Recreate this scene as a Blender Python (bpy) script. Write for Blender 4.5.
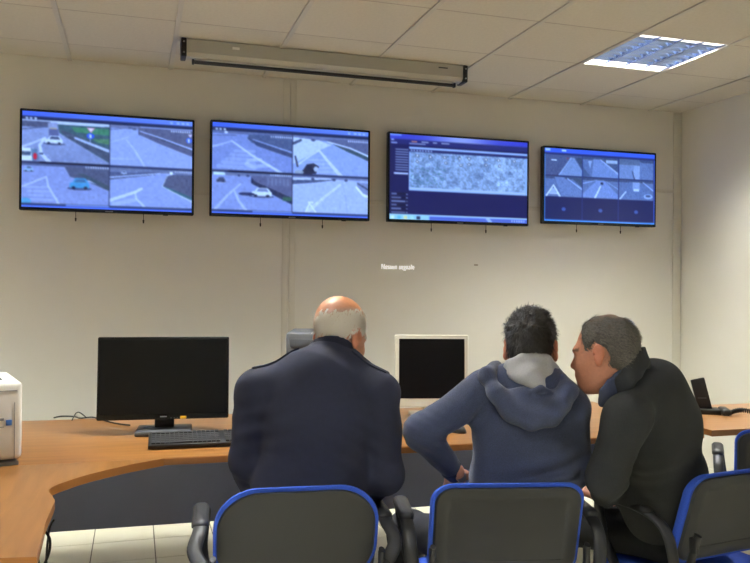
import bpy, bmesh, math, random
import numpy as np
from mathutils import Matrix, Vector

for o in list(bpy.data.objects):
    bpy.data.objects.remove(o)
S = bpy.context.scene
COL = S.collection
R = math.radians

# ------------------------------------------------------------------ camera
FPX, YAW, PITCH, ROLL = 778.2, 0.2998, 0.00565, 0.00818     # solved from the 0.6 m ceiling grid
CAMZ = 1.42
CEIL = CAMZ + 1.382
WALLY = 5.143
WALLX = 4.11
LEFTX, FRONTY = -2.45, -2.0

def ray(u, v):
    a, b = u - 375, v - 281.5
    c, s = math.cos(ROLL), math.sin(ROLL)
    a, b = c * a + s * b, -s * a + c * b
    xr, uu = a / FPX, -b / FPX
    c, s = math.cos(PITCH), math.sin(PITCH)
    d, z = c - s * uu, s + c * uu
    c, s = math.cos(YAW), math.sin(YAW)
    return np.array([c * xr + s * d, -s * xr + c * d, z])
AXIS = np.array([math.sin(YAW), math.cos(YAW), 0])
ORG = np.array([0, 0, CAMZ])
def P(u, v, d):                 # pixel at a given distance along the view axis -> world
    r = ray(u, v); return ORG + r * (d / (r @ AXIS))
def PZ(u, z, d):                # same column, explicit height
    p = P(u, 284, d); p[2] = z; return p
def onZ(u, v, z):
    r = ray(u, v); return ORG + r * ((z - CAMZ) / r[2])
def onY(u, v, y):
    r = ray(u, v); return ORG + r * (y / r[1])

cam = bpy.data.cameras.new('camera'); camo = bpy.data.objects.new('camera', cam); COL.objects.link(camo)
r0 = Vector(ray(375, 281.5)); rx = (Vector(ray(376, 281.5)) - r0).normalized(); ru = -(Vector(ray(375, 282.5)) - r0).normalized()
rf = rx.cross(ru)
M3 = Matrix((rx, ru, rf)).transposed()
camo.matrix_world = Matrix.Translation((0, 0, CAMZ)) @ M3.to_4x4()
cam.sensor_width = 36; cam.lens = 36 * FPX / 750; cam.clip_start = .05
S.camera = camo

# ------------------------------------------------------------------ world, exposure
w = bpy.data.worlds.new('world'); S.world = w; w.use_nodes = True
w.node_tree.nodes['Background'].inputs[0].default_value = (.8, .85, 1, 1)
w.node_tree.nodes['Background'].inputs[1].default_value = 0.02
S.view_settings.view_transform = 'Standard'; S.view_settings.look = 'None'
S.view_settings.gamma = 1; S.view_settings.use_curve_mapping = False
S.view_settings.exposure = 0.0
LAMP_W = 440.0
LAMP_COL = (1.0, .985, .875)

# ------------------------------------------------------------------ materials
def lin(c):
    return tuple(((x / 255) / 12.92 if x / 255 <= .04045 else ((x / 255 + .055) / 1.055) ** 2.4) for x in c)
MATS = {}
def mat(name, rgb, rough=.6, metal=0, noise=0, scale=20, bump=0, bscale=200, stretch=None, emit=0, spec=.5, attr=False, sheen=0):
    if name in MATS: return MATS[name]
    m = bpy.data.materials.new(name); m.use_nodes = True; MATS[name] = m
    nt = m.node_tree; b = nt.nodes['Principled BSDF']
    c = lin(rgb) if max(rgb) > 1 else rgb
    b.inputs['Base Color'].default_value = (*c, 1)
    b.inputs['Roughness'].default_value = rough; b.inputs['Metallic'].default_value = metal
    b.inputs['Specular IOR Level'].default_value = spec
    if sheen: b.inputs['Sheen Weight'].default_value = sheen
    tc = nt.nodes.new('ShaderNodeTexCoord'); mp = nt.nodes.new('ShaderNodeMapping')
    nt.links.new(tc.outputs['Object'], mp.inputs[0])
    if stretch: mp.inputs['Scale'].default_value = stretch
    src = None
    if attr:
        a = nt.nodes.new('ShaderNodeAttribute'); a.attribute_name = 'Col'; src = a.outputs['Color']
        nt.links.new(src, b.inputs['Base Color'])
    if noise:
        n = nt.nodes.new('ShaderNodeTexNoise'); n.inputs['Scale'].default_value = scale; n.inputs['Detail'].default_value = 4
        nt.links.new(mp.outputs[0], n.inputs['Vector'])
        r = nt.nodes.new('ShaderNodeMapRange'); r.inputs['From Min'].default_value = .3; r.inputs['From Max'].default_value = .7
        r.inputs['To Min'].default_value = 1 - noise; r.inputs['To Max'].default_value = 1 + noise
        nt.links.new(n.outputs['Fac'], r.inputs[0])
        x = nt.nodes.new('ShaderNodeMix'); x.data_type = 'RGBA'; x.blend_type = 'MULTIPLY'; x.inputs[0].default_value = 1
        x.inputs[6].default_value = (*c, 1)
        if src: nt.links.new(src, x.inputs[6])
        nt.links.new(r.outputs[0], x.inputs[7]); nt.links.new(x.outputs[2], b.inputs['Base Color'])
    if bump:
        n2 = nt.nodes.new('ShaderNodeTexNoise'); n2.inputs['Scale'].default_value = bscale; n2.inputs['Detail'].default_value = 3
        nt.links.new(tc.outputs['Object'], n2.inputs['Vector'])
        bp = nt.nodes.new('ShaderNodeBump'); bp.inputs['Strength'].default_value = bump; bp.inputs['Distance'].default_value = .002
        nt.links.new(n2.outputs['Fac'], bp.inputs['Height']); nt.links.new(bp.outputs[0], b.inputs['Normal'])
    if emit:
        b.inputs['Emission Color'].default_value = (*c, 1); b.inputs['Emission Strength'].default_value = emit
    return m

def wood_mat(name, light, dark, vec, rough=.32):
    m = bpy.data.materials.new(name); m.use_nodes = True; MATS[name] = m
    nt = m.node_tree; b = nt.nodes['Principled BSDF']; b.inputs['Roughness'].default_value = rough
    tc = nt.nodes.new('ShaderNodeTexCoord'); mp = nt.nodes.new('ShaderNodeMapping'); mp.inputs['Scale'].default_value = vec
    nt.links.new(tc.outputs['Object'], mp.inputs[0])
    n = nt.nodes.new('ShaderNodeTexNoise'); n.inputs['Scale'].default_value = 1; n.inputs['Detail'].default_value = 6; n.inputs['Distortion'].default_value = .6
    nt.links.new(mp.outputs[0], n.inputs['Vector'])
    cr = nt.nodes.new('ShaderNodeValToRGB')
    cr.color_ramp.elements[0].position = .32; cr.color_ramp.elements[0].color = (*lin(dark), 1)
    cr.color_ramp.elements[1].position = .68; cr.color_ramp.elements[1].color = (*lin(light), 1)
    nt.links.new(n.outputs['Fac'], cr.inputs[0]); nt.links.new(cr.outputs[0], b.inputs['Base Color'])
    return m
M_wall = mat('wall_paint', (219, 216, 206), .75, noise=.015, scale=3, bump=.12, bscale=120)
M_strip = mat('wall_strip', (210, 206, 193), .6)
M_tile = mat('ceiling_tile', (198, 192, 177), .9, noise=.035, scale=60, bump=.4, bscale=180)
M_bar = mat('ceiling_bar', (186, 182, 171), .5)
M_barend = mat('bar_clip', (90, 84, 72), .6)
M_ftile = mat('floor_tile', (224, 221, 202), .35, noise=.02, scale=9)
M_grout = mat('grout', (128, 124, 112), .9)
M_wood = wood_mat('desk_wood', (146, 100, 52), (124, 82, 40), (3, 26, 26))
M_wood2 = wood_mat('return_wood', (146, 100, 52), (124, 82, 40), (26, 3, 26))
M_wood3 = wood_mat('side_desk_wood', (164, 120, 78), (148, 104, 64), (3, 26, 26))
M_edge = mat('desk_edge', (150, 96, 44), .4, noise=.05, scale=8)
M_panel = mat('grey_panel', (140, 147, 174), .65, noise=.03, scale=6)
M_black = mat('black_plastic', (22, 22, 23), .45, bump=.05, bscale=400)
M_shell = mat('chair_shell', (36, 36, 37), .55, bump=.35, bscale=500)
M_arm = mat('arm_plastic', (34, 34, 36), .5, bump=.1, bscale=400)
M_blue = mat('blue_fabric', (44, 82, 190), .9, noise=.15, scale=300, bump=.3, bscale=600)
M_chrome = mat('bare_metal', (170, 170, 172), .3, metal=1)
M_frame = mat('chair_frame', (28, 28, 30), .4)
M_tv = mat('tv_bezel', (14, 14, 16), .25)
M_screen_off = mat('dead_screen', (8, 8, 9), .28, spec=.35)
M_cream = mat('cream_plastic', (214, 210, 196), .5)
M_white = mat('white_plastic', (226, 224, 218), .45)
M_greyp = mat('grey_plastic', (122, 122, 128), .5)
M_dgrey = mat('dark_grey_plastic', (70, 72, 76), .5)
M_key = mat('key_caps', (52, 52, 54), .5)
M_alu = mat('screen_case_metal', (176, 174, 164), .45)
M_louvre = mat('louvre_mirror', (176, 196, 240), .22, metal=1)
M_house = mat('fixture_housing', (235, 235, 230), .4)
M_tube = mat('fluorescent_tube', (255, 250, 240), .4, emit=6)
M_endglow = mat('glowing_end_reflector', (255, 252, 245), .5, emit=1.6)  # tube light caught by the end plates, put in as their own glow
M_sticker = mat('yellow_sticker', (220, 170, 20), .5)
M_mark = mat('grey_mark', (130, 130, 132), .5)
M_bluebadge = mat('blue_badge', (60, 110, 190), .5)
M_text = mat('projected_light', (250, 252, 255), .8, emit=1.5)

# ------------------------------------------------------------------ object helpers
def tag(o, label=None, cat=None, group=None, kind=None):
    if label: o['label'] = label
    if cat: o['category'] = cat
    if group: o['group'] = group
    if kind: o['kind'] = kind
    return o
def empty(name, loc=(0, 0, 0), rz=0):
    o = bpy.data.objects.new(name, None); COL.objects.link(o); o.empty_display_size = .1
    o.location = loc; o.rotation_euler = (0, 0, rz); return o
def link(name, me, m, parent=None, loc=None, rz=None, smooth=False):
    o = bpy.data.objects.new(name, me); COL.objects.link(o)
    if m and not me.materials: me.materials.append(m)
    if parent: o.parent = parent
    if loc is not None: o.location = loc
    if rz is not None: o.rotation_euler = (0, 0, rz)
    if smooth: me.polygons.foreach_set('use_smooth', [True] * len(me.polygons))
    return o
def bm_obj(name, bm, m, parent=None, loc=None, rz=None, smooth=False, auto=None):
    bmesh.ops.recalc_face_normals(bm, faces=bm.faces)
    me = bpy.data.meshes.new(name); bm.to_mesh(me); bm.free()
    if auto is not None:
        me.polygons.foreach_set('use_smooth', [True] * len(me.polygons))
        me.set_sharp_from_angle(angle=R(auto))
    return link(name, me, m, parent, loc, rz, smooth)
def add_box(bm, c, s, bev=0, rot=None, seg=2):
    r = bmesh.ops.create_cube(bm, size=1)
    vs = r['verts']
    mt = Matrix.Translation(c) @ (rot.to_4x4() if rot else Matrix()) @ Matrix.Diagonal((*s, 1))
    bmesh.ops.transform(bm, matrix=mt, verts=vs)
    if bev:
        es = list({e for v in vs for e in v.link_edges})
        bmesh.ops.bevel(bm, geom=es, offset=bev, segments=seg, affect='EDGES', profile=.5)
def box(name, c, s, m, parent=None, bev=0, rot=None, seg=2):
    bm = bmesh.new(); add_box(bm, c, s, bev, rot, seg)
    return bm_obj(name, bm, m, parent, auto=40 if bev else None)
def add_cyl(bm, a, b, r1, r2=None, n=16):
    a, b = Vector(a), Vector(b); r2 = r1 if r2 is None else r2
    q = (b - a).to_track_quat('Z', 'Y').to_matrix().to_4x4()
    bmesh.ops.create_cone(bm, cap_ends=True, segments=n, radius1=r1, radius2=r2, depth=(b - a).length, matrix=Matrix.Translation((a + b) / 2) @ q)
def add_tube(bm, pts, r, n=10, sx=1.0, up=None, closed=False):
    """sweep an (elliptic) section along points; sx widens it along the binormal"""
    pts = [Vector(p) for p in pts]; rings = []
    prev = None
    for i, p in enumerate(pts):
        t = (pts[min(i + 1, len(pts) - 1)] - pts[max(i - 1, 0)]).normalized()
        ref = Vector(up) if up else (prev if prev else (Vector((0, 0, 1)) if abs(t.z) < .9 else Vector((1, 0, 0))))
        nrm = (ref - t * ref.dot(t)).normalized(); bi = t.cross(nrm); prev = nrm
        rings.append([bm.verts.new(p + nrm * (r * math.cos(2 * math.pi * k / n)) + bi * (r * sx * math.sin(2 * math.pi * k / n))) for k in range(n)])
    for a, b in zip(rings, rings[1:]):
        for k in range(n): bm.faces.new((a[k], a[(k + 1) % n], b[(k + 1) % n], b[k]))
    bm.faces.new(rings[0][::-1]); bm.faces.new(rings[-1])
def smooth_path(pts, n=8):
    pts = [np.array(p, float) for p in pts]; out = []
    for i in range(len(pts) - 1):
        p0, p1, p2, p3 = pts[max(i - 1, 0)], pts[i], pts[i + 1], pts[min(i + 2, len(pts) - 1)]
        for k in range(n):
            t = k / n
            out.append(.5 * ((2 * p1) + (p2 - p0) * t + (2 * p0 - 5 * p1 + 4 * p2 - p3) * t * t + (-p0 + 3 * p1 - 3 * p2 + p3) * t ** 3))
    out.append(pts[-1]); return out
def rr(wd, h, r, n=7):
    pts = []
    for cx, cz, a0 in ((wd / 2 - r, h / 2 - r, 0), (-wd / 2 + r, h / 2 - r, 90), (-wd / 2 + r, -h / 2 + r, 180), (wd / 2 - r, -h / 2 + r, 270)):
        for k in range(n + 1):
            a = R(a0 + 90 * k / n); pts.append((cx + r * math.cos(a), cz + r * math.sin(a)))
    return pts
def add_loft(bm, wd, h, r, rings, f=None, n=7):
    """rounded rectangle in xz, rings = (inset, y); f maps the finished point"""
    f = f or (lambda x, y, z: (x, y, z)); prev = None
    for ins, y in rings:
        ring = [bm.verts.new(f(x, y, z)) for x, z in rr(wd - 2 * ins, h - 2 * ins, max(r - ins, .002), n)]
        if prev:
            k = len(ring)
            for i in range(k): bm.faces.new((prev[i], prev[(i + 1) % k], ring[(i + 1) % k], ring[i]))
        else: bm.faces.new(ring[::-1])
        prev = ring
    bm.faces.new(prev)
def add_prism(bm, pts, z0, z1):
    lo = [bm.verts.new((x, y, z0)) for x, y in pts]; hi = [bm.verts.new((x, y, z1)) for x, y in pts]
    n = len(pts)
    bm.faces.new(lo[::-1]); bm.faces.new(hi)
    for i in range(n): bm.faces.new((lo[i], lo[(i + 1) % n], hi[(i + 1) % n], hi[i]))
def copy_tree(o, parent=None):
    c = o.copy(); COL.objects.link(c); c.parent = parent
    for ch in list(o.children): copy_tree(ch, c)
    return c

# ================================================================== room shell
def struct(o): o['kind'] = 'structure'; return o
W, D_ = WALLX - LEFTX, WALLY - FRONTY
cx, cy = (WALLX + LEFTX) / 2, (WALLY + FRONTY) / 2
TOP = 3.0
struct(box('wall_back', (cx, WALLY + .05, TOP / 2), (W + .4, .1, TOP), M_wall))
struct(box('wall_right', (WALLX + .05, cy, TOP / 2), (.1, D_, TOP), M_wall))
struct(box('wall_left', (LEFTX - .05, cy, TOP / 2), (.1, D_, TOP), M_wall))
struct(box('wall_front', (cx, FRONTY - .05, TOP / 2), (W + .4, .1, TOP), M_wall))
# panel joints of the partition wall
sx0, sx1 = onY(282, 200, WALLY)[0], onY(296, 200, WALLY)[0]
t = struct(empty('trim_1', ((sx0 + sx1) / 2, WALLY, 0)))
for dx in (-1, 1):
    box('cover_strip', (dx * (sx1 - sx0) / 4, -.003, CEIL / 2), ((sx1 - sx0) / 2 - .004, .006, CEIL - .01), M_strip, t, .0015)
t = struct(empty('trim_2', (WALLX, WALLY, 0)))
box('cover_strip', (-.042, -.004, CEIL / 2), (.075, .008, CEIL - .01), M_strip, t, .0015)
t = struct(empty('trim_3', (0, WALLY, 2.0)))
box('rail', (2.25, -.006, 0), (2.42, .012, .028), M_strip, t, .003)
t = struct(empty('trim_4', (0, WALLY, 2.18)))
box('rail', (3.75, -.006, 0), (.56, .012, .028), M_strip, t, .003)
t = struct(empty('trim_5', (0, WALLY, 0)))
box('raised_board', (.42, -.008, 2.185), (.98, .016, .37), M_strip, t, .003)  # thin raised board, slightly darker than the wall, spanning the left televisions' gap
struct(box('baseboard_back', (cx, WALLY - .006, .04), (W, .012, .08), M_strip, None, .002))
struct(box('baseboard_right', (WALLX - .006, cy, .04), (.012, D_ - .03, .08), M_strip, None, .002))
m_ = mat('wall_scuff', (150, 140, 124), .8)
pt = onY(476, 265, WALLY)
box('scuff', (pt[0], WALLY - .0005, pt[2]), (.03, .001, .010), m_, bpy.data.objects['wall_back'])

# floor: grout slab + single tiles where the camera can see, the rest joined
TS = .322
floor = struct(box('floor', (cx, cy, -.03), (W, D_, .05), M_grout))
fx0, fy0 = -.203 - 14 * TS, WALLY - 30 * TS + .02
bm = bmesh.new(); add_box(bm, (0, 0, 0), (TS - .006, TS - .006, .012), .0015, seg=1)
proto = bpy.data.meshes.new('floor_tile'); bm.to_mesh(proto); bm.free(); proto.materials.append(M_ftile)
rest = bmesh.new(); ntile = 0
for i in range(40):
    for j in range(40):
        x, y = fx0 + (i + .5) * TS, fy0 + (j + .5) * TS
        if x - TS / 2 < LEFTX or x + TS / 2 > WALLX + .3 or y < FRONTY or y > WALLY + .1: continue
        if x + TS / 2 > WALLX or y + TS / 2 > WALLY:
            x1, y1 = min(x + TS / 2, WALLX), min(y + TS / 2, WALLY)
            if x1 - (x - TS / 2) < .02 or y1 - (y - TS / 2) < .02: continue
            add_box(rest, ((x - TS / 2 + x1) / 2, (y - TS / 2 + y1) / 2, -.005), (x1 - x + TS / 2 - .006, y1 - y + TS / 2 - .006, .012)); continue
        if y > 2.2 and x > -1.3:
            link('floor_tile', proto, None, floor, (x, y, -.006)); ntile += 1
        else: add_box(rest, (x, y, -.006), (TS - .006, TS - .006, .012))
rest_o = bm_obj('floor_tiles', rest, M_ftile, floor); rest_o['kind'] = 'stuff'

# ceiling: slab, tiles, bars
ceiling = struct(box('ceiling', (cx, cy, TOP + .03), (W + .2, D_ + .2, .06), M_bar))
GX0, GY0 = -.393, WALLY - .331
FIX = [(5, 2), (1, 3), (-3, 2), (4, 9), (0, 7)]            # lamp cells: first in view, the rest unseen lamps added to light the wall
def cell(i, j): return GX0 + .6 * (i + .5), GY0 - .6 * (j - .5)
bm = bmesh.new(); add_box(bm, (0, 0, .008), (.592, .592, .016), .003, seg=1)
ct = bpy.data.meshes.new('ceiling_tile'); bm.to_mesh(ct); bm.free(); ct.materials.append(M_tile)
for i in range(-4, 8):
    for j in range(0, 13):
        x, y = cell(i, j)
        xa, xb = max(x - .3, LEFTX), min(x + .3, WALLX); ya, yb = max(y - .3, FRONTY), min(y + .3, WALLY)
        if xb - xa < .04 or yb - ya < .04 or (i, j) in FIX: continue
        o = link('ceiling_tile', ct, None, ceiling, ((xa + xb) / 2, (ya + yb) / 2, CEIL))
        if xb - xa < .595 or yb - ya < .595: o.scale = ((xb - xa) / .6, (yb - ya) / .6, 1)
for i in range(-3, 9):
    x = GX0 + .6 * i
    if LEFTX < x < WALLX:
        box('grid_bar', (x, cy, CEIL - .002), (.026, D_, .012), M_bar, ceiling, .001, seg=1)
        box('bar_clip', (x, WALLY - .008, CEIL - .004), (.024, .010, .007), M_barend, ceiling)
for j in range(0, 13):
    y = GY0 - .6 * j
    if y > FRONTY: box('cross_bar', (cx, y, CEIL + .006), (W, .012, .01), mat('cross_bar', (168, 160, 145), .7), ceiling)

# ------------------------------------------------------------------ ceiling lamps
def make_lamp():
    t = empty('ceiling_lamp')
    bm = bmesh.new()
    for s in (-1, 1):
        add_box(bm, (s * .294, 0, .05), (.008, .596, .1)); add_box(bm, (0, s * .294, .05), (.58, .008, .1))
    add_box(bm, (0, 0, .102), (.596, .596, .006))
    bm_obj('housing', bm, M_house, t)
    for k in range(4):
        x = -.216 + .144 * k
        bm = bmesh.new(); add_cyl(bm, (x, -.27, .066), (x, .27, .066), .013, n=12); bm_obj('fluorescent_tube', bm, M_tube, t, auto=40)
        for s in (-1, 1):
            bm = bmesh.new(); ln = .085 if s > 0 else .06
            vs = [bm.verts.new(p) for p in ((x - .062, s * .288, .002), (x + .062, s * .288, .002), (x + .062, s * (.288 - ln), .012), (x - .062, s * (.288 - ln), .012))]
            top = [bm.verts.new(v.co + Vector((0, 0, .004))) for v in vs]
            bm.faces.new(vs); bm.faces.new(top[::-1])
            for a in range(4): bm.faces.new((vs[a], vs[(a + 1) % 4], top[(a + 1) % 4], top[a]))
            bm_obj('end_glow_plate', bm, M_endglow, t)
    def wedge(bm, a, b, wt, wb, z0, z1):          # bar wide at the top, narrow at the mouth, so its mirror sides face down
        a, b = Vector(a), Vector(b); n = Vector((0, 0, 1)).cross(b - a).normalized()
        q = [[bm.verts.new(p + n * w_ + Vector((0, 0, z))) for w_, z in ((-wb, z0), (wb, z0), (wt, z1), (-wt, z1))] for p in (a, b)]
        bm.faces.new(q[0]); bm.faces.new(q[1][::-1])
        for k in range(4): bm.faces.new((q[0][k], q[0][(k + 1) % 4], q[1][(k + 1) % 4], q[1][k]))
    for k in range(5):
        x = -.286 + .143 * k
        bm = bmesh.new(); wedge(bm, (x, -.29, 0), (x, .29, 0), .016, .004, .002, .046); bm_obj('louvre_rail', bm, M_louvre, t)
    for k in range(8):
        y = -.215 + .41 * k / 7
        bm = bmesh.new(); wedge(bm, (-.285, y, 0), (.285, y, 0), .017, .002, .003, .040); bm_obj('louvre_blade', bm, M_louvre, t)
    L = bpy.data.lights.new('tube_glow', 'AREA'); L.shape = 'SQUARE'; L.size = .54; L.energy = LAMP_W; L.color = LAMP_COL
    lo = bpy.data.objects.new('tube_glow', L); COL.objects.link(lo); lo.parent = t; lo.location = (0, 0, .096)
    return t
lamp = make_lamp()
names = ['lit square louvred ceiling lamp near the back right corner', 'square louvred ceiling lamp above the desk, over the bald man\'s monitor',
         'added unseen square louvred ceiling lamp towards the left wall above the printer', 'added unseen square louvred ceiling lamp behind the camera on the right', 'added unseen square louvred ceiling lamp behind the camera on the left']
for k, (i, j) in enumerate(FIX):
    o = lamp if k == 0 else copy_tree(lamp)
    x, y = cell(i, j); o.location = (x, y, CEIL); tag(o, names[k], 'ceiling lamp', 'square louvred ceiling lamps')

# ------------------------------------------------------------------ projection screen case under the ceiling
yc = 4.47
a = onY(182, 36, yc); b = onY(467, 63, yc)
t = empty('projector_screen', ((a[0] + b[0]) / 2, yc, CEIL - .005)); ln = b[0] - a[0]
tag(t, 'rolled-up projection screen in a long grey metal case under the ceiling', 'projection screen')
bm = bmesh.new()
pr = [(0, 0), (0, -.075), (.018, -.094), (.075, -.098), (.09, -.08), (.09, 0)]
l_ = [bm.verts.new((-ln / 2 + .02, y, z)) for y, z in pr]; r_ = [bm.verts.new((ln / 2 - .02, y, z)) for y, z in pr]
bm.faces.new(l_); bm.faces.new(r_[::-1])
for k in range(6): bm.faces.new((l_[k], l_[(k + 1) % 6], r_[(k + 1) % 6], r_[k]))
bm_obj('case', bm, M_alu, t)
for s in (-1, 1):
    e_ = box('end_cap', (s * (ln / 2 - .011), .046, -.05), (.03, .108, .106), M_black, t, .006)
    for z in (-.02, -.08): 
        bm = bmesh.new(); add_cyl(bm, (s * (ln / 2 - .011), -.0085, z), (s * (ln / 2 - .011), -.0125, z), .005); bm_obj('screw', bm, M_chrome, e_)
bm = bmesh.new(); add_tube(bm, [(-ln / 2 + .07, .05, -.115), (ln / 2 - .06, .05, -.115)], .011, 12)
bm_obj('weight_bar', bm, M_black, t, auto=50)
for s in (-1, 1): box('bar_end', (s * (ln / 2 - .065), .05, -.115), (.014, .028, .028), M_black, t, .004)
box('screen_fabric', (0, .05, -.1), (ln - .16, .003, .02), M_white, t)
box('sticker', (-ln / 2 + .3, -.001, -.03), (.04, .002, .014), M_white, t)
box('maker_mark', (ln / 2 - .16, -.001, -.025), (.06, .002, .008), M_dgrey, t)

# ================================================================== televisions
rng = np.random.default_rng(3)
PX, PY, SS = 216, 122, 2
class Canvas:
    def __init__(s, base):
        s.w, s.h = PX * SS, PY * SS
        s.a = np.zeros((s.h, s.w, 3)); s.a[:] = base
        s.X, s.Y = np.meshgrid((np.arange(s.w) + .5) / s.w, (np.arange(s.h) + .5) / s.h)
        s.box = (0, 0, 1, 1)
    def sub(s, x0, y0, x1, y1): s.box = (x0, y0, x1, y1); return s
    def loc(s):
        x0, y0, x1, y1 = s.box
        return (s.X - x0) / (x1 - x0), (s.Y - y0) / (y1 - y0)
    def clip(s, m):
        x0, y0, x1, y1 = s.box
        return m & (s.X >= x0) & (s.X < x1) & (s.Y >= y0) & (s.Y < y1)
    def put(s, m, c, al=1): m = s.clip(m); s.a[m] = s.a[m] * (1 - al) + np.array(c) * al
    def rect(s, x0, y0, x1, y1, c, al=1):
        x, y = s.loc(); s.put((x >= x0) & (x <= x1) & (y >= y0) & (y <= y1), c, al)
    def poly(s, pts, c, al=1):
        x, y = s.loc(); inside = np.zeros(x.shape, bool); n = len(pts)
        for i in range(n):
            (xa, ya), (xb, yb) = pts[i], pts[(i + 1) % n]
            if ya == yb: continue
            inside ^= ((ya > y) != (yb > y)) & (x < (xb - xa) * (y - ya) / (yb - ya) + xa)
        s.put(inside, c, al)
    def line(s, pts, wd, c, al=1):
        x, y = s.loc(); x0, y0, x1, y1 = s.box; k = (y1 - y0) / (x1 - x0) / 1.78
        m = np.zeros(x.shape, bool); n = len(pts) - 1
        for i, ((xa, ya), (xb, yb)) in enumerate(zip(pts, pts[1:])):
            dx, dy = xb - xa, (yb - ya) * k
            t = np.clip(((x - xa) * dx + (y - ya) * k * dy) / (dx * dx + dy * dy + 1e-9), 0, 1)
            m |= np.hypot(x - xa - t * dx, (y - ya) * k - t * dy) < wd / 2 * (.35 + .65 * (ya + t * (yb - ya)))
        s.put(m, c, al)
    def ell(s, x0, y0, rx, ry, c, al=1):
        x, y = s.loc(); s.put(((x - x0) / rx) ** 2 + ((y - y0) / ry) ** 2 < 1, c, al)
    def grain(s, amp, sc=6):
        x0, y0, x1, y1 = s.box
        n = np.kron(rng.normal(0, 1, (s.h // sc + 1, s.w // sc + 1)), np.ones((sc, sc)))[:s.h, :s.w]
        m = s.clip(np.ones((s.h, s.w), bool)); s.a[m] += (n[m] * amp)[:, None]
    def shade(s, top, bot):
        x, y = s.loc(); m = s.clip(np.ones(x.shape, bool)); s.a[m] *= (top + (bot - top) * y[m])[:, None]
    def done(s, gain=1.0):
        a = s.a.reshape(PY, SS, PX, SS, 3).mean((1, 3))
        p = np.pad(a, ((1, 1), (1, 1), (0, 0)), 'edge'); a = sum(p[i:i + PY, j:j + PX] * wk for i, w0 in enumerate((.25, .5, .25)) for j, wk in enumerate(np.array((.25, .5, .25)) * w0))
        return np.clip(a * gain * np.array((.82, .95, 1.06)), 0, 255)
WHT = (205, 214, 255); HED = (84, 88, 122); ROAD = (140, 150, 205)
def car(c, x, y, wd, h, col, glass=(70, 80, 120)):
    c.ell(x + wd * .5, y + h * .95, wd * .62, h * .16, (80, 86, 130))
    c.poly([(x, y + h * .45), (x + wd * .15, y + h * .4), (x + wd * .28, y), (x + wd * .8, y), (x + wd * .95, y + h * .4), (x + wd, y + h * .5), (x + wd, y + h * .9), (x, y + h * .9)], col)
    c.poly([(x + wd * .24, y + h * .4), (x + wd * .33, y + h * .1), (x + wd * .75, y + h * .1), (x + wd * .84, y + h * .4)], glass)
    for k in (.2, .8): c.ell(x + wd * k, y + h * .9, wd * .09, h * .14, (40, 44, 70))
def stamp(c, x0, x1, y):
    k = x0
    while k < x1:
        c.rect(k, y, k + .018, y + .045, (210, 214, 250), .8); k += .028
def bars(c):
    c.sub(0, 0, 1, 1); x, y = c.loc()
    m = y < .055; c.a[m] = np.stack([70 + 40 * x, 100 + 35 * x, 225 + 15 * x], -1)[m]
    c.rect(0, .055, 1, .09, (40, 48, 86))
    for k in (.02, .045, .07): c.rect(k, .065, k + .014, .085, (200, 205, 235))
    for k in (.86, .9, .93, .96): c.rect(k, .02, k + .018, .04, (170, 190, 250))
def frame_lines(c):
    c.sub(0, 0, 1, 1); c.rect(.497, .09, .503, .96, (34, 38, 70)); c.rect(0, .522, 1, .545, (50, 56, 96)); c.rect(.1, .522, .5, .535, (22, 24, 46))
    c.rect(0, .955, 1, .975, (50, 58, 100)); c.rect(0, .975, 1, 1, (80, 110, 225)); c.rect(.25, .957, .5, .972, (130, 150, 230))
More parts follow.
